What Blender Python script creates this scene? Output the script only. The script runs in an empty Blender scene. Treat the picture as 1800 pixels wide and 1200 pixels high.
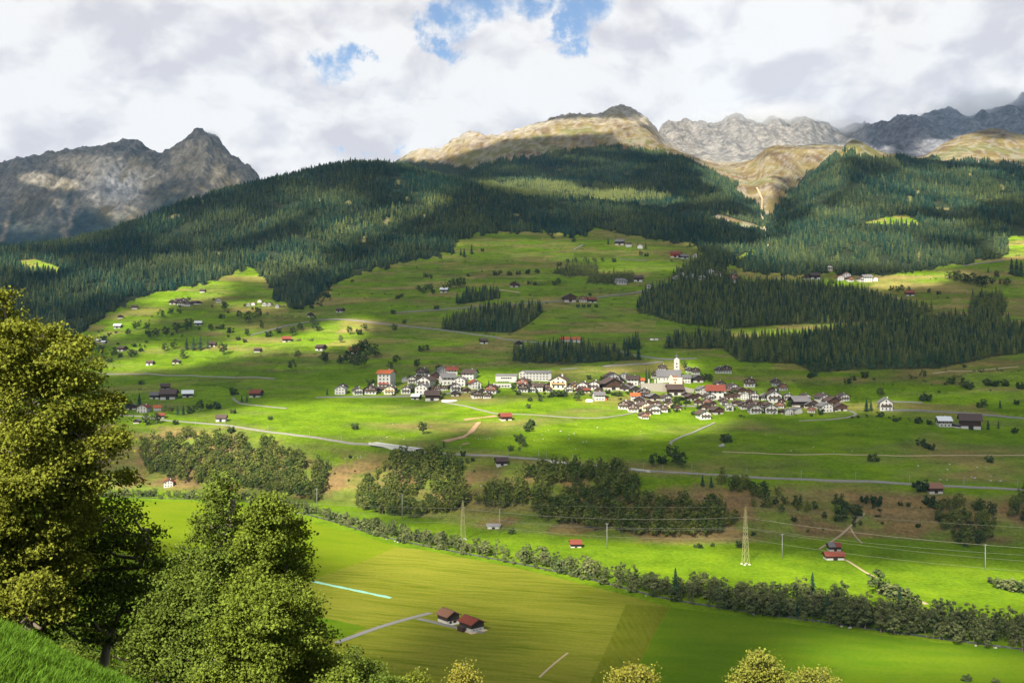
import bpy, math, random
import numpy as np
from mathutils import Vector, Matrix

sc = bpy.context.scene
COL = sc.collection
rng = np.random.default_rng(7)
R = random.Random(11)

# ------------------------------------------------------------------ camera, light, sky, exposure
F = 1750.0          # focal length in photo pixels (1800 wide)
H = 141.0           # height of the eye above the valley floor, metres
cam_data = bpy.data.cameras.new('camera')
cam_data.lens = 36.0 * F / 1800.0
cam_data.sensor_width = 36.0
cam_data.clip_start = 0.2
cam_data.clip_end = 40000.0
cam = bpy.data.objects.new('camera', cam_data)
cam.location = (0, 0, H)
cam.rotation_euler = (math.radians(90), 0, 0)
COL.objects.link(cam)
sc.camera = cam

SUN_EL, SUN_AZ = math.radians(40), math.radians(25)   # behind the viewer, to the left
SUN = np.array([-math.sin(SUN_AZ)*math.cos(SUN_EL), -math.cos(SUN_AZ)*math.cos(SUN_EL), math.sin(SUN_EL)])
sd = bpy.data.lights.new('sun', 'SUN')
sd.energy = 5.0
sd.angle = math.radians(0.5)
sd.color = (1.0, 0.92, 0.76)
so = bpy.data.objects.new('sun', sd)
so.rotation_euler = Vector((-SUN[0], -SUN[1], -SUN[2])).to_track_quat('-Z', 'Y').to_euler()
so.location = (0, -50, 400)
COL.objects.link(so)

vs = sc.view_settings
vs.view_transform = 'Standard'
vs.look = 'None'
vs.exposure = 1.5
vs.gamma = 1.0
vs.use_curve_mapping = False
sc.cycles.use_denoising = True
sc.cycles.denoiser = 'OPENIMAGEDENOISE'
sc.cycles.denoising_input_passes = 'RGB_ALBEDO_NORMAL'
sc.cycles.denoising_prefilter = 'ACCURATE'
sc.cycles.max_bounces = 6
sc.cycles.diffuse_bounces = 3
sc.cycles.transmission_bounces = 3
sc.cycles.transparent_max_bounces = 12
sc.cycles.volume_bounces = 4


class NT:
    """tiny helper to write node trees"""
    def __init__(self, tree):
        self.t = tree
        self.t.nodes.clear()
    def n(self, typ, **kw):
        nd = self.t.nodes.new(typ)
        for k, v in kw.items():
            if k.startswith('_'):
                setattr(nd, k[1:], v)
        return nd
    def val(self, sock, v):
        if isinstance(v, (int, float)):
            sock.default_value = v
        elif isinstance(v, tuple):
            if len(v) == 3 and len(sock.default_value) == 4:
                v = (*v, 1)
            sock.default_value = v
        else:
            self.t.links.new(v, sock)
    def math(self, op, a, b=0.0, c=None, clamp=False):
        nd = self.n('ShaderNodeMath', _operation=op, _use_clamp=clamp)
        self.val(nd.inputs[0], a); self.val(nd.inputs[1], b)
        if c is not None: self.val(nd.inputs[2], c)
        return nd.outputs[0]
    def vmath(self, op, a, b=None, scale=None):
        nd = self.n('ShaderNodeVectorMath', _operation=op)
        self.val(nd.inputs[0], a)
        if b is not None: self.val(nd.inputs[1], b)
        if scale is not None: self.val(nd.inputs['Scale'], scale)
        return nd.outputs['Value'] if op in ('LENGTH', 'DISTANCE', 'DOT_PRODUCT') else nd.outputs['Vector']
    def noise(self, vec, scale, detail=4, rough=0.5, dist=0.0):
        nd = self.n('ShaderNodeTexNoise')
        if vec is not None: self.val(nd.inputs['Vector'], vec)
        nd.inputs['Scale'].default_value = scale
        nd.inputs['Detail'].default_value = detail
        nd.inputs['Roughness'].default_value = rough
        nd.inputs['Distortion'].default_value = dist
        return nd
    def ramp(self, fac, lo, hi, smooth=True):
        nd = self.n('ShaderNodeMapRange')
        nd.interpolation_type = 'SMOOTHSTEP' if smooth else 'LINEAR'
        self.val(nd.inputs['Value'], fac)
        self.val(nd.inputs['From Min'], lo); self.val(nd.inputs['From Max'], hi)
        return nd.outputs['Result']
    def mix(self, fac, a, b, blend='MIX'):
        nd = self.n('ShaderNodeMix', _data_type='RGBA', _blend_type=blend)
        self.val(nd.inputs[0], fac)
        self.val(nd.inputs[6], a); self.val(nd.inputs[7], b)
        return nd.outputs[2]


def world():
    w = bpy.data.worlds.new('World')
    sc.world = w
    w.use_nodes = True
    g = NT(w.node_tree)
    co = g.n('ShaderNodeTexCoord').outputs['Generated']
    d = g.vmath('NORMALIZE', co)
    sky = g.n('ShaderNodeTexSky')
    sky.sky_type = 'NISHITA'
    sky.sun_disc = False
    sky.sun_elevation = SUN_EL
    sky.sun_rotation = math.atan2(SUN[0], SUN[1])
    sky.altitude = 900
    bg1 = g.n('ShaderNodeBackground')
    g.val(bg1.inputs['Color'], sky.outputs[0])
    bg1.inputs['Strength'].default_value = 0.058
    # flatten the clouds a little: stretch z
    ds = g.vmath('MULTIPLY', d, (1.0, 1.0, 1.5))
    warp = g.noise(ds, 7.0, 3, 0.5).outputs['Color']
    dw = g.vmath('ADD', ds, g.vmath('SCALE', g.vmath('SUBTRACT', warp, (0.5, 0.5, 0.5)), scale=0.07))
    big = g.noise(dw, 6.5, 4, 0.5).outputs['Fac']
    fine = g.noise(dw, 11.5, 8, 0.54).outputs['Fac']
    # relief: the same puffs sampled a little towards the light
    off = g.vmath('ADD', dw, (-0.012, -0.004, 0.030))
    fine2 = g.noise(off, 11.5, 8, 0.54).outputs['Fac']
    relief = g.math('SUBTRACT', fine, fine2)
    shade = g.math('ADD', g.ramp(big, 0.28, 0.55), g.math('MULTIPLY', relief, 4.4))
    shade = g.math('ADD', shade, g.math('MULTIPLY', g.math('SUBTRACT', fine, 0.5), 0.55), clamp=True)
    ccol = g.mix(shade, (0.76, 0.745, 0.79), (1.04, 1.025, 1.01))
    # gaps of blue between the clouds
    def dirv(px, py):
        v = Vector(((px-900)/F, 1.0, (600-py)/F)).normalized()
        return tuple(v)
    gaps = [(588, 112, 0.0206), (615, 98, 0.0189), (640, 104, 0.0120), (757, 52, 0.0189), (772, 80, 0.0138), (795, 22, 0.0258), (845, 2, 0.0292), (900, -12, 0.0292),
            (1000, 22, 0.0258), (1030, 5, 0.0292), (1012, 72, 0.0155), (985, 45, 0.0155), (640, 274, 0.0086), (690, 268, 0.0069), (600, 282, 0.0069), (940, 12, 0.0224)]
    n1 = g.vmath('SCALE', g.vmath('SUBTRACT', g.noise(d, 20.0, 9, 0.68).outputs['Color'], (0.5, 0.5, 0.5)), scale=0.10)
    dd = g.vmath('ADD', d, n1)
    gap = None
    for px, py, r in gaps:
        L = g.vmath('DISTANCE', dd, dirv(px, py))
        k = g.math('SUBTRACT', 1.0, g.math('DIVIDE', L, r))
        gap = k if gap is None else g.math('MAXIMUM', gap, k)
    gapm = g.ramp(gap, -0.12, 0.75)
    # more breaks overhead, out of the frame
    high = g.math('MAXIMUM', g.ramp(g.vmath('DOT_PRODUCT', d, (0, 0, 1)), 0.36, 0.55), g.ramp(g.vmath('DOT_PRODUCT', d, (0, -1, 0)), -0.4, 0.1))
    over = g.math('MULTIPLY', high, g.ramp(big, 0.62, 0.52))
    gapm = g.math('MAXIMUM', gapm, over)
    bg2 = g.n('ShaderNodeBackground')
    g.val(bg2.inputs['Color'], ccol)
    bg2.inputs['Strength'].default_value = CLOUD_E
    mx = g.n('ShaderNodeMixShader')
    g.val(mx.inputs[0], gapm)
    w.node_tree.links.new(bg2.outputs[0], mx.inputs[1])
    w.node_tree.links.new(bg1.outputs[0], mx.inputs[2])
    out = g.n('ShaderNodeOutputWorld')
    w.node_tree.links.new(mx.outputs[0], out.inputs['Surface'])


CLOUD_E = 0.345
world()

# ------------------------------------------------------------------ numpy helpers
def _hash(ix, iy, seed):
    h = (ix.astype(np.int64)*374761393 + iy.astype(np.int64)*668265263 + seed*974711) & 0x7fffffff
    h = ((h ^ (h >> 13))*1274126177) & 0x7fffffff
    return ((h ^ (h >> 16)) & 0xffff)/65535.0

def vnoise(x, y, seed=0):
    ix, iy = np.floor(x), np.floor(y)
    fx, fy = x-ix, y-iy
    ux, uy = fx*fx*fx*(fx*(fx*6-15)+10), fy*fy*fy*(fy*(fy*6-15)+10)
    def gr(a, b):
        t = _hash(ix+a, iy+b, seed)*2*np.pi
        return np.cos(t)*(fx-a)+np.sin(t)*(fy-b)
    n0 = gr(0, 0)*(1-ux)+gr(1, 0)*ux
    n1 = gr(0, 1)*(1-ux)+gr(1, 1)*ux
    return (n0*(1-uy)+n1*uy)*1.5

def fbm(x, y, octv=4, seed=0, gain=0.5):
    s, a, f = 0, 1.0, 1.0
    for o in range(octv):
        s = s+a*vnoise(x*f, y*f, seed+o*17)
        a *= gain; f *= 2.03
    return s

def ridged(x, y, octv=5, seed=0, gain=0.5):
    s, a, f = 0, 1.0, 1.0
    for o in range(octv):
        s = s+a*(1-2*np.abs(vnoise(x*f, y*f, seed+o*31)))
        a *= gain; f *= 2.07
    return s

def smooth(a, b, x):
    t = np.clip((x-a)/(b-a), 0, 1)
    return t*t*(3-2*t)

def pchip1(xk, yk, x):
    xk, yk = np.asarray(xk, float), np.asarray(yk, float)
    h = np.diff(xk); d = np.diff(yk)/h
    m = np.zeros_like(yk)
    m[0], m[-1] = d[0], d[-1]
    for i in range(1, len(xk)-1):
        if d[i-1]*d[i] > 0:
            w1, w2 = 2*h[i]+h[i-1], h[i]+2*h[i-1]
            m[i] = (w1+w2)/(w1/d[i-1]+w2/d[i])
    i = np.clip(np.searchsorted(xk, x)-1, 0, len(xk)-2)
    t = (x-xk[i])/h[i]
    t = np.clip(t, 0, 1)
    return (yk[i]*(1+2*t)*(1-t)**2+m[i]*h[i]*t*(1-t)**2+yk[i+1]*t*t*(3-2*t)+m[i+1]*h[i]*t*t*(t-1))

def inpoly(px, py, poly):
    inside = np.zeros(np.shape(px), bool)
    n = len(poly)
    for i in range(n):
        x1, y1 = poly[i]; x2, y2 = poly[(i+1) % n]
        if y1 == y2: continue
        c = (y1 > py) != (y2 > py)
        inside ^= c & (px < (x2-x1)*(py-y1)/(y2-y1)+x1)
    return inside

# ------------------------------------------------------------------ mesh helpers
def mesh_np(name, V, Fc, mats, mi=None, attrs=None, smooth_shade=False):
    """V (n,3); Fc array (m,k) or list of such arrays"""
    me = bpy.data.meshes.new(name)
    fl = Fc if isinstance(Fc, list) else [Fc]
    fl = [np.asarray(f) for f in fl if len(f)]
    V = np.asarray(V, np.float32)
    me.vertices.add(len(V))
    me.vertices.foreach_set('co', V.ravel())
    loops = np.concatenate([f.ravel() for f in fl]).astype(np.int32)
    sizes = np.concatenate([np.full(len(f), f.shape[1]) for f in fl]).astype(np.int32)
    starts = np.concatenate([[0], np.cumsum(sizes)[:-1]]).astype(np.int32)
    me.loops.add(len(loops))
    me.loops.foreach_set('vertex_index', loops)
    me.polygons.add(len(sizes))
    me.polygons.foreach_set('loop_start', starts)
    me.polygons.foreach_set('loop_total', sizes)
    for m in mats: me.materials.append(m)
    if mi is not None:
        me.polygons.foreach_set('material_index', np.asarray(mi, np.int32))
    me.polygons.foreach_set('use_smooth', np.full(len(sizes), smooth_shade))
    for an, (typ, arr) in (attrs or {}).items():
        a = me.attributes.new(an, typ, 'POINT')
        key = {'FLOAT': 'value', 'FLOAT_COLOR': 'color', 'FLOAT_VECTOR': 'vector'}[typ]
        a.data.foreach_set(key, np.asarray(arr, np.float32).ravel())
    me.update(calc_edges=True)
    me.validate()
    return me

def link(name, me, parent=None, loc=None, rotz=0.0, scale=None):
    o = bpy.data.objects.new(name, me)
    COL.objects.link(o)
    if parent is not None: o.parent = parent
    if loc is not None: o.location = loc
    if rotz: o.rotation_euler = (0, 0, rotz)
    if scale is not None: o.scale = scale
    return o

def tag(o, label=None, cat=None, group=None, kind=None):
    if label: o['label'] = label
    if cat: o['category'] = cat
    if group: o['group'] = group
    if kind: o['kind'] = kind
    return o

class MB:
    """collects boxes, prisms and tubes for one mesh"""
    def __init__(self):
        self.v, self.f, self.m = [], [], []
    def add(self, vs, fs, mi=0):
        b = len(self.v)
        self.v += [tuple(p) for p in vs]
        for f in fs:
            self.f.append([i+b for i in f]); self.m.append(mi)
    def box(self, x0, x1, y0, y1, z0, z1, mi=0):
        self.add([(x0, y0, z0), (x1, y0, z0), (x1, y1, z0), (x0, y1, z0), (x0, y0, z1), (x1, y0, z1), (x1, y1, z1), (x0, y1, z1)],
                 [(0, 3, 2, 1), (4, 5, 6, 7), (0, 1, 5, 4), (1, 2, 6, 5), (2, 3, 7, 6), (3, 0, 4, 7)], mi)
    def prism(self, prof, y0, y1, mi=0, axis='y'):
        n = len(prof)
        if axis == 'y':
            vs = [(x, y0, z) for x, z in prof]+[(x, y1, z) for x, z in prof]
        else:
            vs = [(y0, x, z) for x, z in prof]+[(y1, x, z) for x, z in prof]
        fs = [tuple(range(n)), tuple(range(2*n-1, n-1, -1))]
        for i in range(n):
            j = (i+1) % n
            fs.append((i, i+n, j+n, j))
        if axis == 'x': fs = [tuple(reversed(f)) for f in fs]
        self.add(vs, fs, mi)
    def tube(self, pts, rads, sides=6, mi=0, cap=True):
        pts = [Vector(p) for p in pts]
        if isinstance(rads, (int, float)): rads = [rads]*len(pts)
        rings = []
        b = len(self.v)
        for i, p in enumerate(pts):
            a = pts[max(0, i-1)]; c = pts[min(len(pts)-1, i+1)]
            t = (c-a).normalized()
            up = Vector((0, 0, 1)) if abs(t.z) < 0.95 else Vector((1, 0, 0))
            s = t.cross(up).normalized(); u = s.cross(t)
            for k in range(sides):
                an = 2*math.pi*k/sides
                q = p+(s*math.cos(an)+u*math.sin(an))*rads[i]
                self.v.append(tuple(q))
        for i in range(len(pts)-1):
            for k in range(sides):
                k2 = (k+1) % sides
                self.f.append([b+i*sides+k, b+i*sides+k2, b+(i+1)*sides+k2, b+(i+1)*sides+k]); self.m.append(mi)
        if cap:
            self.f.append([b+k for k in range(sides)][::-1]); self.m.append(mi)
            self.f.append([b+(len(pts)-1)*sides+k for k in range(sides)]); self.m.append(mi)
    def mesh(self, name, mats, smooth_shade=False):
        me = bpy.data.meshes.new(name)
        me.from_pydata(self.v, [], self.f)
        for m in mats: me.materials.append(m)
        me.polygons.foreach_set('material_index', self.m)
        me.polygons.foreach_set('use_smooth', [smooth_shade]*len(self.f))
        me.update()
        return me

# ------------------------------------------------------------------ materials
def mat(name):
    m = bpy.data.materials.new(name)
    m.use_nodes = True
    return m, NT(m.node_tree)

def finish(g, bsdf):
    out = g.n('ShaderNodeOutputMaterial')
    g.t.links.new(bsdf, out.inputs['Surface'])

def principled(g, color, rough=0.8, spec=0.3, normal=None):
    b = g.n('ShaderNodeBsdfPrincipled')
    g.val(b.inputs['Base Color'], color)
    g.val(b.inputs['Roughness'], rough)
    g.val(b.inputs['Specular IOR Level'], spec)
    if normal is not None: g.val(b.inputs['Normal'], normal)
    return b

def solid(name, col, var=0.25, scale=1.5, rough=0.8, stretch=None, spec=0.25, col2=None):
    """plain material broken up by weathering noise in object space"""
    m, g = mat(name)
    co = g.n('ShaderNodeTexCoord').outputs['Object']
    if stretch: co = g.vmath('MULTIPLY', co, stretch)
    nz = g.noise(co, scale, 5, 0.6).outputs['Fac']
    oi = g.n('ShaderNodeObjectInfo').outputs['Random']
    k = g.math('ADD', g.math('MULTIPLY', g.math('SUBTRACT', nz, 0.5), 2*var), g.math('MULTIPLY', g.math('SUBTRACT', oi, 0.5), var))
    c = g.mix(g.math('ADD', k, 0.5, clamp=True), tuple(x*(1-var) for x in col), tuple(min(1, x*(1+var)) for x in (col2 or col)))
    finish(g, principled(g, c, rough, spec).outputs[0])
    return m

M = {}
M['plaster'] = solid('white_plaster', (0.45, 0.437, 0.415), 0.14, 0.6)
M['cream'] = solid('cream_plaster', (0.70, 0.60, 0.42), 0.10, 0.6)
M['grey_plaster'] = solid('grey_plaster', (0.50, 0.50, 0.49), 0.12, 0.6)
M['timber'] = solid('dark_timber', (0.058, 0.030, 0.020), 0.45, 2.0, stretch=(1, 1, 6))
M['timber_black'] = solid('blackened_timber', (0.035, 0.024, 0.020), 0.45, 2.0, stretch=(1, 1, 6))
M['timber_red'] = solid('reddish_timber', (0.19, 0.065, 0.035), 0.35, 2.0, stretch=(1, 1, 6))
M['timber_tan'] = solid('tan_timber', (0.34, 0.20, 0.09), 0.3, 2.0, stretch=(1, 1, 6))
M['roof_brown'] = solid('brown_roof_tiles', (0.068, 0.046, 0.040), 0.35, 1.6)
M['roof_grey'] = solid('grey_roof_slates', (0.13, 0.125, 0.13), 0.3, 1.6)
M['roof_slate'] = solid('pale_roof_slates', (0.20, 0.19, 0.19), 0.3, 1.6)
M['roof_red'] = solid('red_roof_tiles', (0.165, 0.042, 0.026), 0.35, 1.6)
M['roof_rust'] = solid('rusty_brown_roof', (0.20, 0.10, 0.065), 0.35, 1.2)
M['roof_orange'] = solid('orange_roof_tiles', (0.38, 0.095, 0.030), 0.22, 1.6)
M['tin'] = solid('pale_sheet_metal', (0.62, 0.66, 0.68), 0.15, 1.0, rough=0.45)
M['frame'] = solid('window_frame_white', (0.7, 0.68, 0.64), 0.1)
M['stone'] = solid('wall_stone', (0.42, 0.39, 0.35), 0.35, 2.5)
M['concrete'] = solid('concrete', (0.50, 0.49, 0.46), 0.2, 0.8)
M['red_paint'] = solid('red_paint', (0.34, 0.045, 0.03), 0.25)
M['steel'] = solid('yellowed_galvanised_steel', (0.26, 0.24, 0.12), 0.2, 0.5, rough=0.55)
M['pole'] = solid('grey_pole', (0.24, 0.24, 0.23), 0.2, 0.5)
M['cable'] = solid('aluminium_cable', (0.17, 0.165, 0.14), 0.1, 0.1, rough=0.5)
M['rock'] = solid('pale_rock', (0.30, 0.285, 0.265), 0.35, 1.2)
M['turquoise'] = solid('turquoise_plastic', (0.22, 0.46, 0.36), 0.15)
M['white_plastic'] = solid('white_plastic', (0.80, 0.80, 0.80), 0.06)
M['dark_gap'] = solid('dark_opening', (0.02, 0.018, 0.016), 0.3)
def glass():
    m, g = mat('window_glass')
    b = principled(g, (0.035, 0.04, 0.05), 0.15, 0.5)
    finish(g, b.outputs[0])
    return m
M['glass'] = glass()

def foliage(name, ca, cb, island=0.35, transl=0.25, attr=None):
    m, g = mat(name)
    if attr: rnd = g.n('ShaderNodeAttribute', _attribute_name=attr).outputs['Fac']
    else: rnd = g.n('ShaderNodeObjectInfo').outputs['Random']
    isl = g.n('ShaderNodeNewGeometry').outputs['Random Per Island']
    c = g.mix(rnd, ca, cb)
    k = g.math('ADD', 1-island, g.math('MULTIPLY', isl, 2*island))
    c = g.vmath('SCALE', c, scale=k)
    df = g.n('ShaderNodeBsdfDiffuse'); g.val(df.inputs['Color'], c)
    tr = g.n('ShaderNodeBsdfTranslucent'); g.val(tr.inputs['Color'], g.vmath('MULTIPLY', c, (1.25, 1.15, 0.6)))
    mx = g.n('ShaderNodeMixShader'); mx.inputs[0].default_value = transl
    g.t.links.new(df.outputs[0], mx.inputs[1]); g.t.links.new(tr.outputs[0], mx.inputs[2])
    finish(g, mx.outputs[0])
    return m
M['bark'] = solid('bark', (0.13, 0.105, 0.08), 0.4, 6.0)
M['bark_grey'] = solid('grey_twigs', (0.20, 0.17, 0.14), 0.4, 6.0)
M['bark_pale'] = solid('pale_bark', (0.33, 0.29, 0.23), 0.4, 6.0)
M['leaf_wood'] = foliage('broadleaf_crowns', (0.070, 0.105, 0.022), (0.165, 0.185, 0.042))
M['leaf_belt'] = foliage('alder_crowns', (0.075, 0.102, 0.038), (0.150, 0.168, 0.066))
M['leaf_belt_mass'] = foliage('alder_mass', (0.075, 0.102, 0.038), (0.150, 0.168, 0.066), 0.35, 0.25, 'tint')
M['leaf_mass_dark'] = foliage('hedge_leaves', (0.034, 0.060, 0.022), (0.085, 0.110, 0.035), 0.35, 0.2, 'tint')
M['tussock'] = foliage('tussock_leaves', (0.060, 0.085, 0.022), (0.12, 0.13, 0.035), 0.4, 0.25, 'tint')
M['leaf_bush'] = foliage('bush_leaves', (0.034, 0.060, 0.022), (0.075, 0.105, 0.035))
M['leaf_yellow'] = foliage('yellowing_leaves', (0.165, 0.175, 0.032), (0.225, 0.20, 0.032))
M['needles'] = foliage('spruce_needles', (0.018, 0.044, 0.028), (0.042, 0.074, 0.034), 0.25, 0.1)
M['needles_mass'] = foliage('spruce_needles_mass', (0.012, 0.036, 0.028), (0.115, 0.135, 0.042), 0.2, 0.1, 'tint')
M['leaf_mass'] = foliage('broadleaf_mass', (0.065, 0.100, 0.024), (0.165, 0.185, 0.042), 0.4, 0.2, 'tint')
M['leaf_maple'] = foliage('near_leaves_yellow_green', (0.088, 0.122, 0.017), (0.142, 0.152, 0.020), 0.5, 0.24)
M['leaf_green'] = foliage('near_leaves_green', (0.100, 0.138, 0.020), (0.130, 0.156, 0.022), 0.5, 0.24)
M['leaf_mid'] = foliage('near_leaves_mid', (0.070, 0.105, 0.018), (0.095, 0.128, 0.022), 0.5, 0.22)
M['leaf_dark'] = foliage('near_leaves_dark', (0.065, 0.098, 0.016), (0.095, 0.125, 0.020), 0.5, 0.22)
M['grass_blade'] = foliage('grass_blades', (0.055, 0.125, 0.012), (0.095, 0.165, 0.02), 0.5, 0.3)

# ------------------------------------------------------------------ terrain: one sheet from the near slope to the far peaks
# every contour line is a list of (bearing as photo x, height as photo y, distance in m); px are bearings from the eye
PXS = np.arange(-700, 2501, 3.0)
NC = len(PXS)
def zrow(px, py, d): return H+(600-py)/F*d
def slope_row(d, base):
    x = (PXS-900)/F*d
    return np.full(NC, float(d)), base-0.437*np.minimum(x, 0)*(1 if d < 30 else 30.0/d)-0.12*np.maximum(x, 0)
def line(pts):
    pts = np.array(pts, float)
    d = pchip1(pts[:, 0], pts[:, 2], PXS)
    py = pchip1(pts[:, 0], pts[:, 1], PXS)
    return d, zrow(PXS, py, d)
lines, nsub, amp = [], [], []
def L(dz, n, a):
    lines.append(dz); nsub.append(n); amp.append(a)
L(slope_row(0.4, H-1.75), 8, 0.0)
L(slope_row(5, H-1.6-2.0), 30, 0.02)
L(slope_row(14, H-1.6-5.6), 24, 0.05)
L(slope_row(30, H-1.6-16.5), 14, 0.3)
L(slope_row(60, H-1.6-33), 14, 0.8)
L(slope_row(180, 70), 16, 1.5)
L((np.full(NC, 385.0), np.zeros(NC)), 30, 0)
def floor_line(f):
    pts = [(-700, 868), (0, 868), (250, 866), (450, 878), (600, 890), (700, 905), (850, 935), (1000, 947), (1200, 962), (1320, 958), (1400, 952), (1500, 950), (1800, 962), (2500, 965)]
    a = np.array(pts, float)
    py = pchip1(a[:, 0], a[:, 1], PXS)
    d = F*H/(py-600)
    return 385+(d-385)*f, np.zeros(NC)
L(floor_line(0.5), 40, 0)
L(floor_line(1.0), 36, 0.1)
L(line([(-700, 735, 1150), (0, 735, 1090), (300, 742, 1050), (500, 764, 990), (600, 780, 950), (700, 791, 905), (900, 808, 845), (1100, 826, 800), (1300, 839, 772), (1500, 847, 768), (1800, 860, 757), (2500, 870, 760)]), 44, 1.6)
L(line([(-700, 715, 1250), (0, 715, 1180), (300, 715, 1160), (600, 694, 1190), (750, 702, 1165), (900, 698, 1150), (1000, 710, 1140), (1100, 722, 1110), (1240, 737, 1085), (1500, 730, 1080), (1650, 748, 1040), (1800, 755, 1020), (2500, 755, 1000)]), 34, 0.8)
L(line([(-700, 655, 1450), (0, 656, 1420), (300, 659, 1380), (600, 652, 1340), (750, 652, 1310), (900, 655, 1290), (1200, 651, 1300), (1350, 654, 1270), (1500, 656, 1260), (1800, 656, 1240), (2500, 660, 1240)]), 50, 4.0)
L(line([(-700, 580, 1650), (0, 576, 1660), (300, 571, 1660), (600, 565, 1660), (900, 573, 1610), (1200, 570, 1650), (1500, 578, 1650), (1800, 580, 1610), (2500, 580, 1600)]), 56, 7.0)
L(line([(-700, 525, 1900), (0, 521, 1860), (300, 502, 1950), (600, 480, 2060), (900, 470, 2110), (1200, 452, 2210), (1350, 468, 2180), (1500, 488, 2060), (1800, 470, 2060), (2500, 470, 2060)]), 56, 9.0)
L(line([(-700, 500, 2150), (0, 475, 2150), (200, 450, 2230), (300, 440, 2280), (600, 400, 2460), (900, 405, 2500), (1200, 424, 2480), (1300, 436, 2400), (1350, 436, 2380), (1500, 402, 2420), (1800, 400, 2360), (2500, 400, 2300)]), 64, 20.0)
L(line([(-700, 470, 2300), (-300, 450, 2400), (0, 440, 2500), (100, 432, 2550), (200, 410, 2650), (350, 356, 2850), (500, 318, 3000), (640, 291, 3100), (700, 295, 3100), (800, 319, 3050), (900, 338, 3000), (1000, 349, 2950), (1100, 368, 2900), (1200, 386, 2800), (1290, 410, 2650), (1335, 419, 2600), (1352, 412, 2620), (1375, 376, 2750), (1420, 322, 2950), (1460, 283, 3100), (1500, 250, 3250), (1545, 268, 3200), (1620, 287, 3200), (1800, 302, 3150), (2500, 310, 3100)]), 24, 8.0)
L(line([(-700, 520, 3000), (0, 500, 3200), (350, 430, 3500), (640, 345, 3650), (700, 325, 3600), (800, 334, 3450), (900, 346, 3350), (1000, 358, 3300), (1100, 374, 3200), (1200, 388, 3100), (1290, 404, 2900), (1335, 407, 2850), (1352, 402, 2850), (1375, 396, 3000), (1420, 352, 3400), (1500, 302, 3800), (1620, 306, 3700), (1800, 318, 3700), (2500, 330, 3700)]), 40, 12.0)
L(line([(-700, 540, 4000), (0, 520, 4200), (350, 450, 4300), (640, 350, 4300), (700, 325, 4200), (800, 312, 4100), (870, 296, 4000), (950, 281, 4050), (1060, 268, 4100), (1130, 272, 4050), (1190, 279, 4000), (1240, 306, 3800), (1290, 341, 3500), (1335, 389, 3150), (1352, 384, 3150), (1375, 373, 3300), (1420, 341, 3800), (1500, 300, 4200), (1610, 290, 4000), (1700, 264, 4000), (1800, 282, 4000), (2500, 300, 4000)]), 40, 26.0)
L(line([(-700, 560, 5000), (0, 540, 5200), (350, 470, 5200), (600, 360, 5000), (660, 310, 4950), (700, 281, 4900), (735, 266, 4900), (770, 264, 4900), (800, 248, 4920), (830, 238, 4950), (858, 248, 4950), (900, 240, 4950), (930, 232, 4950), (1000, 211, 5000), (1055, 213, 5000), (1085, 199, 5050), (1110, 207, 5050), (1150, 238, 5000), (1170, 262, 4950), (1230, 278, 4800), (1290, 288, 4600), (1320, 282, 4500), (1352, 260, 4600), (1400, 257, 4600), (1460, 260, 4600), (1500, 265, 4600), (1560, 272, 4500), (1612, 275, 4400), (1660, 248, 4400), (1700, 238, 4400), (1760, 234, 4400), (1800, 245, 4400), (1900, 262, 4400), (2500, 280, 4400)]), 24, 22.0)
L(line([(-700, 460, 6200), (0, 452, 6300), (200, 430, 6300), (440, 385, 6300), (700, 340, 6300), (1000, 310, 6300), (1165, 300, 6300), (1300, 290, 6300), (1470, 290, 6300), (1600, 286, 6300), (1800, 280, 6300), (2500, 290, 6300)]), 150, 55.0)
L(line([(-700, 335, 8000), (-200, 320, 8000), (0, 308, 8000), (45, 293, 8000), (60, 290, 8000), (88, 281, 8000), (100, 285, 8000), (160, 275, 8000), (222, 264, 8000), (240, 266, 8000), (290, 285, 8000), (320, 262, 8000), (345, 247, 8000), (372, 252, 8000), (400, 278, 8000), (440, 320, 8000), (500, 385, 8000), (700, 430, 8000), (1000, 405, 8000), (1130, 300, 8000), (1165, 242, 8000), (1190, 234, 8000), (1230, 240, 8000), (1270, 242, 8000), (1295, 219, 8000), (1310, 236, 8000), (1360, 232, 8000), (1420, 229, 8000), (1450, 236, 8000), (1475, 249, 8000), (1525, 245, 8000), (1560, 232, 8000), (1640, 215, 8000), (1665, 214, 8000), (1700, 220, 8000), (1740, 215, 8000), (1770, 196, 8000), (1800, 186, 8000), (1900, 170, 8000), (2500, 200, 8000)]), 16, 22.0)
L(line([(-700, 430, 9500), (0, 430, 9500), (900, 430, 9500), (1800, 400, 9500), (2500, 400, 9500)]), 1, 10.0)

Dk = np.array([l[0] for l in lines]); Zk = np.array([l[1] for l in lines]); Ak = np.array(amp)
NK = len(lines)
def pchip_rows(K):
    d = np.diff(K, axis=0)
    m = np.zeros_like(K); m[0], m[-1] = d[0], d[-1]
    a, b = d[:-1], d[1:]
    with np.errstate(divide='ignore', invalid='ignore'):
        hm = np.where(a*b > 0, 2*a*b/(a+b), 0)
    m[1:-1] = hm
    return m
mD, mZ = pchip_rows(Dk), pchip_rows(Zk)
TT = np.concatenate([k+np.arange(nsub[k])/nsub[k] for k in range(NK-1)]+[[NK-1.0]])
ki = np.minimum(TT.astype(int), NK-2); s = (TT-ki)[:, None]
h00, h10, h01, h11 = (1+2*s)*(1-s)**2, s*(1-s)**2, s*s*(3-2*s), s*s*(s-1)
D = h00*Dk[ki]+h10*mD[ki]+h01*Dk[ki+1]+h11*mD[ki+1]
Z = h00*Zk[ki]+h10*mZ[ki]+h01*Zk[ki+1]+h11*mZ[ki+1]
T2 = np.repeat(TT[:, None], NC, 1)
A = np.interp(TT, np.arange(NK), Ak)[:, None]
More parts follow.
